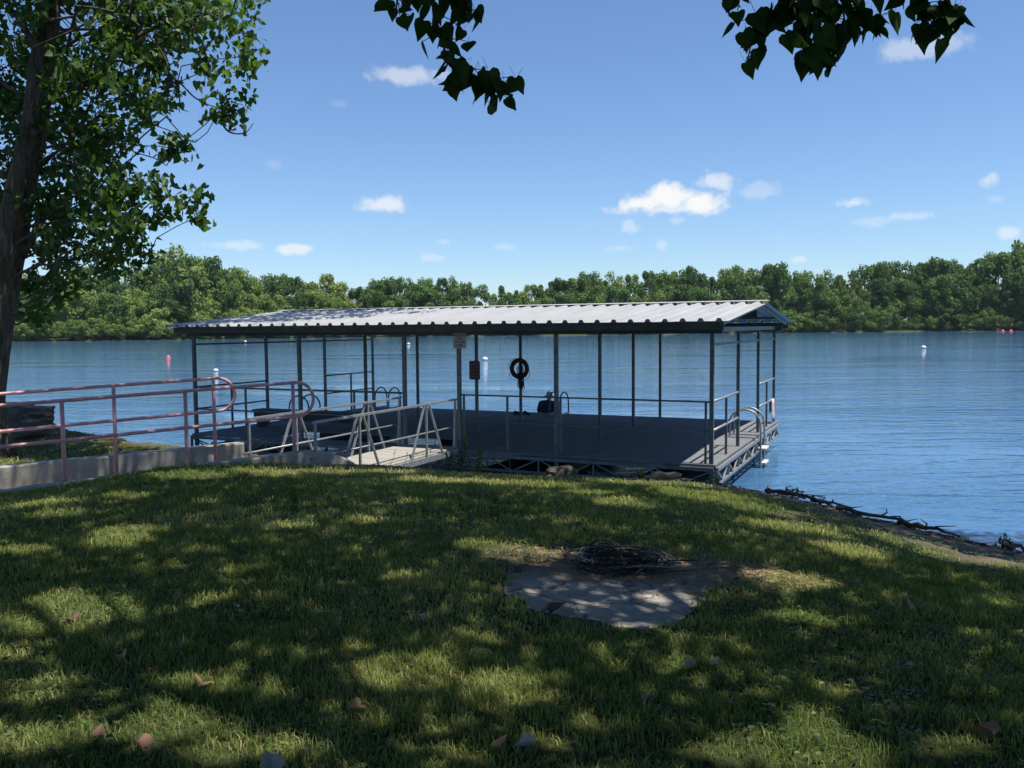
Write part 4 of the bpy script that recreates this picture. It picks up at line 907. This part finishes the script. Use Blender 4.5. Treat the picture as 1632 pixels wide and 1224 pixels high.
SKY = [(-700, 400), (-200, 420), (30, 436), (130, 424), (180, 430), (240, 422), (285, 400), (345, 416), (400, 438), (440, 436), (490, 441), (520, 437), (560, 455), (600, 442), (650, 438), (700, 438), (740, 443), (800, 451), (835, 456), (870, 441), (930, 436), (990, 433), (1030, 433), (1085, 429),
       (1130, 429), (1160, 426), (1200, 433), (1230, 421), (1290, 433), (1340, 439), (1370, 426), (1400, 416), (1480, 413), (1530, 416), (1580, 406), (1610, 399), (1632, 384), (1700, 375), (2300, 370)]
def shore_dist(px):
    d = ray(px, 520); dx, dy = d.x, d.y; best = None
    A = [EDGE[-1]] + FAR
    for a, b in zip(A, A[1:] + [EDGE[0]]):
        ax, ay = a; bx, by = b; ex_, ey = bx-ax, by-ay; det = dx*(-ey) + ex_*dy
        if abs(det) < 1e-9: continue
        t = (ax*(-ey) + ex_*ay)/det; s = (dx*ay - dy*ax)/det
        if t > 40 and 0 <= s <= 1 and (best is None or t < best): best = t
    return best or 300, d
def place_far(px, back, top_py, wide, kind, pale, name, label, group):
    t, d = shore_dist(px); f_ = math.hypot(d.x, d.y); t2 = t + back/f_
    x, y = d.x*t2, d.y*t2; zt = (on_y(px, top_py, y)).z; z0 = gz1(x, y); h = max(2.5, zt-z0)
    far_tree(name, x, y, h*1.02, wide*h if wide < 3 else wide, kind, pale, label, group)
def region(px): return 0 if px < 560 else (1 if px < 1200 else 2)
GRT = ['trees on the left far shore', 'trees on the middle far shore', 'trees on the right far shore']
GRB = ['shrubs on the left far shore', 'shrubs on the middle far shore', 'shrubs on the right far shore']
LAND = [(-999, 'at the left picture edge behind the trunk'), (60, 'just right of the leaning trunk'), (150, 'above the pink handrails'), (235, 'over the left tip of the dock roof'), (310, 'above the left dock posts'), (400, 'over the left part of the roof'), (480, 'above the handrail end loop'),
        (560, 'above the gangway'), (650, 'left of the small square sign'), (730, 'above the dark sign'), (800, 'above the life ring'), (870, 'above the seated person'), (950, 'over the right middle of the roof'), (1030, 'near the right third of the roof'), (1110, 'above the right roof corner'),
        (1190, 'behind the right roof gable'), (1270, 'just right of the roof'), (1350, 'over open water right of the dock'), (1430, 'left of the lone white buoy'), (1480, 'right of the lone white buoy'), (1550, 'near the two red buoys'), (1620, 'at the right picture edge')]
PLAN = []
px = -120
while px < 1760:
    sk = np.interp(px, *zip(*SKY)); g = region(px); base = 540-.008*px
    kd = rf.choice(['round', 'round', 'tall', 'round', 'open']) if g else rf.choice(['round', 'open', 'round'])
    PLAN.append((px, rf.uniform(16, 24), sk + rf.uniform(-1, 9), rf.uniform(.55, .8), kd, (g == 0 and rf.random() < .5) or rf.random() < .06, 'shore_tree', 'back row'))
    PLAN.append((px + rf.uniform(4, 14), rf.uniform(7, 13), sk + (base-sk)*rf.uniform(.18, .42), rf.uniform(.7, 1.0), rf.choice(['round', 'bush', 'tall']), (g == 0 and rf.random() < .65) or (g == 1 and rf.random() < .15), 'shore_tree', 'front row'))
    px += rf.uniform(19, 28)
px = -110
while px < 1740:
    g = region(px); base = 540-.008*px
    PLAN.append((px, rf.uniform(1.2, 4), base - rf.uniform(18, 48) - (8 if g == 0 else 0), rf.uniform(.9, 1.35), 'bush', g == 0 and rf.random() < .75, 'shore_shrub', 'shore'))
    px += rf.uniform(16, 28)
PLAN.sort(key=lambda a: a[0]); BK = {}
def landmark(p): return [t for q, t in LAND if p >= q][-1]
for a in PLAN: BK.setdefault((landmark(a[0]), a[7]), []).append(a)
ORD = ['leftmost', 'second', 'third', 'fourth', 'fifth', 'sixth', 'seventh', 'eighth', 'ninth']
for a in PLAN:
    lm = landmark(a[0]); bk = BK[(lm, a[7])]; i = bk.index(a); w = 'only' if len(bk) == 1 else ('rightmost' if i == len(bk)-1 else ORD[i])
    look = ('pale ' if a[5] else '') + ({'round': 'round', 'tall': 'slender', 'open': 'airy', 'bush': 'bushy'}[a[4]])
    if a[6] == 'shore_tree': lab, grp = f'{look} {a[7]} tree {lm}, {w} there', GRT[region(a[0])]
    else: lab, grp = f'low {look} shrub {lm}, {w} there'.replace('bushy shrub', 'shore shrub'), GRB[region(a[0])]
    place_far(*a[:7], lab, grp)
place_far(287, 14, 398, .75, 'open', True, 'shore_tree', 'tallest airy pale tree rising above the left far shore', 'trees on the left far shore')
place_far(350, 12, 413, .5, 'tall', False, 'shore_tree', 'narrow dark tree with pointed top next to the tallest pale one', 'trees on the left far shore')
place_far(1232, 12, 419, .6, 'round', False, 'shore_tree', 'round dark tree standing above its neighbours behind the roof end', 'trees on the right far shore')
# pale bare bank strip on the left far shore
# ------------------------------------------------------------------ buoys
def buoy(px, py, r_, m, label, band=True):
    r_ *= .8
    p = on_z(px, py+4, 0); o = tag(empty('buoy', (p.x, p.y, 0)), label, 'buoy', 'swim area buoys on the lake')
    mb = MB(); prof = [(.001, -.6), (.75, -.5), (.98, -.12), (1, .15), (.93, .45), (.75, .72), (.45, .92), (.14, 1), (.001, 1.02)]
    for q, z in prof:
        for k in range(16): t = 2*math.pi*k/16; mb.v.append((q*r_*math.cos(t), q*r_*math.sin(t), (z+.12)*r_))
    for i in range(len(prof)-1):
        for k in range(16): a = i*16+k; b = i*16+(k+1) % 16; mb.f.append((a, b, b+16, a+16))
    mb.build('shell', M[m], o, True)
    mb = MB()
    for z, q in ((-.1, 1.02), (.06, 1.02)):
        for k in range(16): t = 2*math.pi*k/16; mb.v.append((q*r_*math.cos(t), q*r_*math.sin(t), (z+.14)*r_))
    mb.f = [(k, (k+1) % 16, 16+(k+1) % 16, 16+k) for k in range(16)]; mb.build('band', M['black'] if m == 'white' else M['white'], o, True)
    MB().tube([(0, 0, 1.08*r_), (0, 0, 1.2*r_)], .1*r_, 8).build('eye', M[m], o)
for a in [(268, 566, .3, 'red', 'pink red buoy on the water left of the dock'), (344, 588, .24, 'white', 'white buoy just behind the end of the pink handrails'), (391, 541, .42, 'white', 'small white buoy far off near the left shore'),
          (651, 545, .38, 'white', 'small white buoy seen between the left dock posts'), (773, 570, .34, 'white', 'white buoy with dark band right of the dark sign'), (1472, 551, .38, 'white', 'white buoy alone on the water right of the dock'),
          (1598, 524, .75, 'red', 'left one of two red buoys by the right far shore'), (1611, 524, .75, 'red', 'right one of two red buoys by the right far shore')]: buoy(*a)

# ------------------------------------------------------------------ rocks, driftwood, mounds
def lump(name, px, py, zg, sx, sy, sz, seed, m, label, cat, strata=0, rough=.3, group=None, sub=4):
    p = on_z(px, py, zg); z = gz1(p.x, p.y); bm = bmesh.new(); bmesh.ops.create_icosphere(bm, subdivisions=sub, radius=1)
    for v in bm.verts:
        c = v.co.copy(); n1 = mnoise.fractal(c*1.6+Vector((seed, 0, 0)), 1, 2, 4); c *= 1+rough*n1
        if strata:
            q = math.floor(c.z*strata+.3*mnoise.noise(c*2))/strata; c.z = c.z*.35+q*.65; k = 1+.14*math.sin(q*37+seed); c.x *= k; c.y *= k
        v.co = Vector((c.x*sx, c.y*sy, c.z*sz))
    me = bpy.data.meshes.new(name); bm.to_mesh(me); bm.free(); me.polygons.foreach_set('use_smooth', [strata == 0]*len(me.polygons))
    o = obj(name, me, m, None, (p.x, p.y, z+sz*.25), seed); return tag(o, label, cat, group)
lump('rock_outcrop', 30, 688, 1.0, .95, .6, .5, 3, M['rock'], 'dark layered rock outcrop on the shore behind the handrails', 'rock', 5, .28)
lump('rock_outcrop', -25, 690, 1.0, .6, .7, .5, 8, M['rock'], 'dark layered rock at the left picture edge by the trunk', 'rock', 5, .3)
lump('stone', 1533, 862, .44, .13, .08, .06, 4, M['stone'], 'flat white stone lying at the right water edge', 'stone', 0, .15, sub=3)
lump('stone', 1080, 851, 1.0, .05, .03, .02, 6, M['stone'], 'thin pale stone flake in the grass behind the cables', 'stone', 0, .15, sub=2)
lump('dirt_mound', 893, 756, .75, .24, .16, .15, 9, M['rock'], 'small brown mound of dirt and dead grass at the front of the dock', 'mound', 0, .5)
lump('dirt_mound', 1060, 760, .68, .34, .15, .09, 12, M['straw'], 'low straw brown mound below the right dock corner', 'mound', 0, .5)
for k, (px, py, L_, ang, label) in enumerate([(1300, 800, 1.0, -.75, 'dark driftwood branch along the right shore nearest the dock'), (1330, 800, .6, -.3, 'short forked driftwood stick jutting over the water'), (1400, 828, 1.2, -.95, 'long thin driftwood stick lying along the right shore edge'),
      (1480, 848, .8, -.9, 'thin driftwood twig beside the white stone'), (1625, 872, .4, .5, 'dark crooked stick at the right picture edge'), (1250, 800, .5, -.6, 'small dark driftwood piece close to the dock corner')]):
    p = on_z(px, py, .5); z = gz1(p.x, p.y)+.04; t = empty('driftwood', (p.x, p.y, z), 0); tag(t, label, 'driftwood', 'driftwood on the right shore'); rk = random.Random(40+k); mb = MB()
    d = Vector((math.cos(ang), math.sin(ang), .02)); zl = lambda q: gz1(p.x+q.x, p.y+q.y)-z+.03
    pts = []
    for i in range(9):
        q = d*(L_*(i/8-.5)) + Vector((rk.gauss(0, .03), rk.gauss(0, .03), 0)); q.z = max(zl(q), -.35)+rk.uniform(0, .06); pts.append(q)
    mb.tube(pts, [.032*(1-.6*i/8) for i in range(9)], 7)
    for j in range(3):
        b = pts[2+2*j]; mb.tube([b, b+Vector((rk.uniform(-.1, .1), rk.uniform(-.05, .12), rk.uniform(.02, .06))), b+Vector((rk.uniform(-.2, .2), rk.uniform(0, .2), rk.uniform(.02, .08)))], [.014, .01, .004], 5)
    mb.build('branch', M['drift'], t, True)

# ------------------------------------------------------------------ grass, weeds, litter
rg = np.random.default_rng(77)
def sample_lawn(n, y0, y1, over=1.08):
    y = np.sqrt(rg.uniform(y0**2, y1**2, n)); x = rg.uniform(-1, 1, n)*y*.62*over
    return np.column_stack([x, y])
blades = []
for n, y0, y1, h0, h1, w0 in [(70000, 1.2, 9, .04, .1, .005), (50000, 9, 16, .04, .1, .007), (105000, 2.5, 4.6, .03, .085, .0023), (120000, 4.6, 7.2, .03, .085, .003), (110000, 7.2, 11, .03, .09, .0042), (90000, 11, 18, .035, .1, .0055)]:
    P = sample_lawn(n, y0, y1, 1.08 if w0 not in (.005, .007) else 2.4)
    if w0 in (.005, .007): P = P[np.abs(P[:, 0]) > .6*P[:, 1]]; n = len(P)
    d = sdist(P); k = (d > -.12) & ~in_ramp(P, .02)
    PN = P + np.column_stack([vnoise(P[:, 0], P[:, 1], 6, 31)-.5, vnoise(P[:, 0], P[:, 1], 6, 32)-.5])*.22 + rg.normal(0, .025, (n, 2)); inside_pad = in_poly(PN, pc+(PADXY-pc)*.97) & (rg.random(n) > .012); k &= ~inside_pad
    dp = np.hypot((P[:, 0]-pc[0]-.25)/1.5, (P[:, 1]-pc[1]-.55)/.75); k &= rg.random(n) > np.clip(1.25-dp, 0, .93)
    pat = vnoise(P[:, 0], P[:, 1], 1.3, 12); k &= rg.random(n) < .3+1.15*pat
    rs = np.clip((P[:, 0]-1.4)/1.4, 0, 1); edge_thin = np.clip((d-3.3*rs*(vnoise(P[:, 0], P[:, 1], 1.3, 41)*.65+vnoise(P[:, 0], P[:, 1], 4.1, 42)*.35-.04))/(.8+.3*rs), .25-.2*rs, 1)**(1+.8*rs); k &= rg.random(n) < edge_thin
    P = P[k]; pat = pat[k]; nn = len(P); z = gz(P)
    cl = vnoise(P[:, 0], P[:, 1], 5, 15)
    h = rg.uniform(h0, h1, nn)*(.5+.6*cl)*np.clip(.55+d[k]*.22, .55, 1); w = rg.uniform(.7, 1.3, nn)*w0
    a = rg.uniform(0, 2*np.pi, nn); lean = rg.uniform(.15, 1.0, nn)*h; la = a + rg.normal(0, .6, nn)
    sx, sy = np.cos(a+1.57)*w, np.sin(a+1.57)*w; lx, ly = np.cos(la)*lean, np.sin(la)*lean
    X, Y = P.T; Z = z-.008
    v0 = np.stack([X-sx, Y-sy, Z], 1); v1 = np.stack([X+sx, Y+sy, Z], 1)
    v2 = np.stack([X+lx*.35+sx*.8, Y+ly*.35+sy*.8, Z+h*.62], 1); v3 = np.stack([X+lx*.35-sx*.8, Y+ly*.35-sy*.8, Z+h*.62], 1); v4 = np.stack([X+lx, Y+ly, Z+h*np.sqrt(np.maximum(.15, 1-(lean/h)**2*.6))], 1)
    V = np.stack([v0, v1, v2, v3, v4], 1).reshape(-1, 3); o5 = (np.arange(nn)*5)[:, None]
    dry = np.clip(.36+.6*(vnoise(P[:, 0], P[:, 1], .9, 18)-.5) + .3*(vnoise(P[:, 0], P[:, 1], 3.7, 19)-.5) + rg.normal(0, .17, nn) + .5*(rg.random(nn) < .11) + .35*np.clip(.8-dp[k], 0, 1) + .55*np.clip(1-d[k]/3.2, 0, 1)*vnoise(P[:, 0], P[:, 1], 1.7, 44), 0, 1)
    F = np.concatenate([np.concatenate([o5+0, o5+1, o5+2], 1), np.concatenate([o5+0, o5+2, o5+3], 1), np.concatenate([o5+3, o5+2, o5+4], 1)]); blades.append((V, F, np.repeat(dry, 5)))
off = 0; VV, FF, TT = [], [], []
for V, F, T_ in blades: VV.append(V); FF.append(F+off); TT.append(T_); off += len(V)
gm = np_mesh('lawn_grass', np.concatenate(VV), np.concatenate(FF), False, np.concatenate(TT)); gm.materials.append(M['grass'])
tag(obj('lawn_grass', gm, None), 'short green lawn grass covering the shaded shore', 'grass', kind='stuff')
# clover and broad-leaved weeds low in the turf
n = 26000; P = sample_lawn(n, 2.5, 9.5); cl = vnoise(P[:, 0], P[:, 1], 1.7, 51)*.6 + vnoise(P[:, 0], P[:, 1], 4.5, 52)*.4; k = (cl > .56) & (sdist(P) > .8) & ~in_ramp(P, .1) & ~in_poly(P, pc+(PADXY-pc)*1.05); P = P[k]; n = len(P)
clm = scatter_mesh('clover', LV*np.array([1.3, .8, 1]), LF, np.column_stack([P, gz(P)+rg.uniform(.018, .045, n)]), rand_rot(n, rg, .7), rg.uniform(.012, .028, n), rg.uniform(.1, .8, n)); clm.materials.append(M['weed']); tag(obj('clover', clm, None), 'patches of clover growing low in the lawn', 'clover', kind='stuff')
# straw and twigs littering the back of the pad
n = 4200; P = np.column_stack([rg.normal(pc[0]+.25, .55, n), rg.normal(pc[1]+.46, .25, n)]); z = gz(P)+.03; st = np.array([(-.5, -.03, 0), (.5, -.02, .03), (.5, .02, .03), (-.5, .03, 0)]); 
sme_ = scatter_mesh('dead_straw', st, np.array([(0, 1, 2, 3)]), np.column_stack([P, z]), rand_rot(n, rg, .3), rg.uniform(.03, .09, n), rg.random(n)); sme_.materials.append(M['straw']); tag(obj('dead_straw', sme_, None), 'brown dead straw littering the soil behind the pad', 'straw', kind='stuff')

# broken twigs, bark and small stones on the soil of the right shore
n = 1500; t_ = rg.random(n); ed = np.array(EDGE[10:17]); sg = rg.integers(0, len(ed)-1, n); P = ed[sg] + (ed[sg+1]-ed[sg])*t_[:, None] + rg.normal(0, .4, (n, 2)); P = P[(sdist(P) > -.35)]; n = len(P)
dv = np.array([(-.5, -.07, -.05), (.5, -.05, -.04), (.5, .05, -.04), (-.5, .07, -.05), (-.45, 0, .1), (.48, 0, .08)]); df = np.array([(0, 1, 5, 4), (1, 2, 5, 5), (2, 3, 4, 5), (3, 0, 4, 4)]); df = np.array([(0, 1, 5), (0, 5, 4), (1, 2, 5), (2, 3, 4), (2, 4, 5), (3, 0, 4)])
dme = scatter_mesh('shore_debris', dv, df, np.column_stack([P, gz(P)+.008]), rand_rot(n, rg, .35), rg.uniform(.02, .13, n), rg.random(n)); dme.materials.append(M['drift']); tag(obj('shore_debris', dme, None), 'dark broken twigs and bark littering the right shore soil', 'debris', kind='stuff')
P = ed[rg.integers(0, len(ed)-1, 260)]; P = P + rg.normal(0, .6, P.shape); dd = sdist(P); P = P[(dd > -.4) & (dd < .5)]; n = len(P)
pv = np.array([(1, 0, 0), (.4, .8, .1), (-.6, .7, -.1), (-1, -.1, 0), (-.3, -.8, .1), (.6, -.7, 0), (.1, .05, .55), (0, 0, -.5)]); pf = np.array([(i, (i+1) % 6, 6) for i in range(6)] + [((i+1) % 6, i, 7) for i in range(6)])
pme = scatter_mesh('shore_pebbles', pv, pf, np.column_stack([P, gz(P)+.006]), rand_rot(n, rg, .4), rg.uniform(.01, .045, n), rg.random(n)); pme.materials.append(M['stone']); tag(obj('shore_pebbles', pme, None), 'small pale stones scattered along the right shore', 'pebbles', kind='stuff')
def weed(px, py, zg, h, kind, label, seed):
    p = on_z(px, py, zg)
    z = gz1(p.x, p.y); t = tag(empty('tall_weed', (p.x, p.y, z)), label, 'weed', 'weeds standing above the lawn'); rw = random.Random(seed); st = MB(); lv = []
    stems = 1 if kind == 'stalk' else rw.randint(3, 5)
    for s in range(stems):
        top = Vector((rw.gauss(0, .12*h), rw.gauss(0, .06), h*rw.uniform(.7, 1))); b0 = Vector((rw.gauss(0, .03), rw.gauss(0, .03), -.02)); pts = [b0.lerp(top, i/6)+Vector((math.sin(i+seed)*.008, 0, 0)) for i in range(7)]
        st.tube(pts, [.005*(1-.75*i/6) for i in range(7)], 5)
        if kind != 'stalk':
            for i in range(rw.randint(10, 16)):
                k = rw.uniform(.1, 1); lv.append(b0.lerp(top, k)+Vector((rw.gauss(0, .025), rw.gauss(0, .025), 0)))
        else:
            for i in range(8): k = rw.uniform(.75, 1.0); lv.append(b0.lerp(top, k))
    st.build('stem', M['straw'] if kind == 'stalk' else M['weed'], t, True)
    n = len(lv); r2 = np.random.default_rng(seed); me = scatter_mesh('leaves', LV*np.array([.55, 1, 1]), LF, np.array(lv), rand_rot(n, r2, 1.6), r2.uniform(.03, .075, n)*(1 if kind != 'stalk' else .45), r2.uniform(.2, .9, n)); me.materials.append(M['straw'] if kind == 'stalk' else M['weed']); obj('leaves', me, None, t)
for k, a in enumerate([(738, 762, .87, .62, 'leafy', 'tallest leafy weed in front of the gangway end'), (712, 760, .88, .34, 'leafy', 'low leafy weed left of the tallest weed'), (762, 768, .85, .42, 'leafy', 'slim weed just right of the tallest weed'), (815, 752, .78, .5, 'stalk', 'single dry straw coloured stalk before the dock'),
      (470, 838, 1.12, .3, 'leafy', 'bright sunlit weed in the middle of the left lawn'), (690, 757, .9, .4, 'stalk', 'dry grass stalk at the gangway floor'), (645, 752, .92, .34, 'stalk', 'thin seed stalk by the gangway planks'), (625, 752, .92, .3, 'stalk', 'short seed stalk left of the gangway planks'),
      (1310, 862, .65, .24, 'stalk', 'thin dry stalk on the right lawn near the shore'), (228, 742, 1.1, .4, 'stalk', 'dry stalk growing at the ramp kerb'), (1020, 768, .68, .16, 'leafy', 'small green weed left of the straw mound'), (1375, 808, .45, .2, 'leafy', 'round green weed on the right shore edge'), (1265, 792, .48, .2, 'leafy', 'green weed tuft at the shore close to the dock'),
      (915, 752, .74, .18, 'leafy', 'yellow green weed on the brown mound'), (790, 850, 1.05, .24, 'leafy', 'low weed cluster left of the cable pile'), (1600, 880, .4, .16, 'leafy', 'green weed at the right end of the shore'), (1140, 765, .55, .15, 'leafy', 'weed tuft at the base of the right dock corner')]): weed(*a, 60+k)

def curled_leaf(k, blunt):
    rr = random.Random(k); v = heart(fold=rr.uniform(.35, .8), curl=rr.uniform(-.5, .5)); me = bpy.data.meshes.new('fallen_leaf'); f = [(0, i, i+1) for i in range(1, 11)]
    v = [(x, y-.5, z+rr.uniform(-.05, .05)) for x, y, z in v]; v += [(x, y, z-.012) for x, y, z in v]; f += [(12, 12+i+1, 12+i) for i in range(1, 11)]
    me.from_pydata(v, [], f); return me
FL = [(112, 985, .1, 'deadleaf', 'tan fallen leaf in the bright sun patch on the left'), (322, 1085, .12, 'deadleaf', 'large tan fallen leaf below the middle of the left lawn'), (470, 1112, .09, 'deadleaf', 'orange brown fallen leaf low on the lawn left of centre'), (566, 1125, .08, 'deadleaf', 'small tan leaf right of the orange brown leaf'),
      (500, 1018, .08, 'paleleaf', 'white curled leaf in shade left of centre'), (284, 1032, .08, 'paleleaf', 'whitish leaf on the left lawn above the large tan leaf'), (195, 1045, .07, 'deadleaf', 'thin tan leaf on the left lawn'), (243, 1068, .06, 'deadleaf', 'small pale brown leaf below the whitish leaf'), (232, 1188, .1, 'deadleaf', 'tan leaf near the bottom left corner'),
      (430, 1216, .11, 'paleleaf', 'pale leaf cut by the bottom edge left of centre'), (835, 1186, .08, 'paleleaf', 'white pointed leaf at the bottom centre'), (800, 1182, .08, 'deadleaf', 'curled brown leaf beside the white pointed leaf'), (1328, 1030, .12, 'darkleaf', 'dark red brown leaf on the right lawn'), (1455, 966, .16, 'darkleaf', 'large dark brown leaf cluster on the right lawn'),
      (1362, 927, .1, 'paleleaf', 'upright pale leaf right of the concrete pad'), (1100, 1062, .08, 'paleleaf', 'greyish leaf below the pad on the right'), (1137, 1055, .07, 'paleleaf', 'thin grey leaf flake beside the greyish leaf'), (1445, 1060, .06, 'paleleaf', 'small white scrap on the lower right lawn'), (1030, 1112, .08, 'deadleaf', 'brown leaf in deep shade below the pad'), (1560, 1162, .14, 'deadleaf', 'large brown leaf near the bottom right corner'),
      (900, 1050, .05, 'deadleaf', 'tiny tan leaf below the front of the pad'), (390, 880, .16, 'darkleaf', 'dark dead leaf heap on the left lawn'), (672, 985, .06, 'paleleaf', 'small white flake in the middle of the lawn'), (375, 962, .05, 'paleleaf', 'tiny pale flake left of centre on the lawn'), (282, 787, .07, 'deadleaf', 'light brown leaf on the lawn under the ramp kerb'), (265, 775, .06, 'paleleaf', 'pale leaf close to the ramp kerb'),
      (890, 972, .12, 'darkleaf', 'dark dead leaves at the front edge of the pad'), (1500, 902, .06, 'paleleaf', 'white scrap on the right lawn near the shore'), (1195, 970, .04, 'paleleaf', 'tiny white scrap right of the pad'), (160, 1165, .06, 'deadleaf', 'small tan leaf left of the bottom tan leaf'), (1600, 975, .05, 'paleleaf', 'tiny pale scrap at the far right of the lawn'), (550, 793, .05, 'paleleaf', 'pale flake on the upper lawn left of the weeds')]
rl_ = random.Random(9)
for k, (px, py, s, m_, label) in enumerate(FL):
    p = on_z(px, py, 1.25)
    for _ in range(3): p = on_z(px, py, gz1(p.x, p.y)+.04)
    me = curled_leaf(k, False); o = obj('fallen_leaf', me, M[m_], None, p); s *= .85; o.scale = (s, s, s); o.rotation_euler = (rl_.uniform(-.5, .7), rl_.uniform(-.5, .5), rl_.uniform(0, 6.28)); tag(o, label, 'leaf', 'fallen leaves and scraps on the lawn')
# thin summer air over the lake: one even box round everything
hm = MB().box(gx[0]-8, gx[-1]+8, gy[0]-8, gy[-1]+8, -3.6, 46).mesh('haze'); hmat = bpy.data.materials.new('haze_air'); hmat.use_nodes = True; ht = hmat.node_tree; ht.nodes.clear()
ho = N(ht, 'ShaderNodeOutputMaterial'); hv = N(ht, 'ShaderNodeVolumePrincipled'); hv.inputs['Color'].default_value = (.8, .88, 1, 1); hv.inputs['Density'].default_value = .00005; L(ht, hv.outputs[0], ho.inputs['Volume'])
tag(obj('haze', hm, hmat), kind='stuff')
for o in list(bpy.data.objects):
    if o.users_collection == (): bpy.data.objects.remove(o)
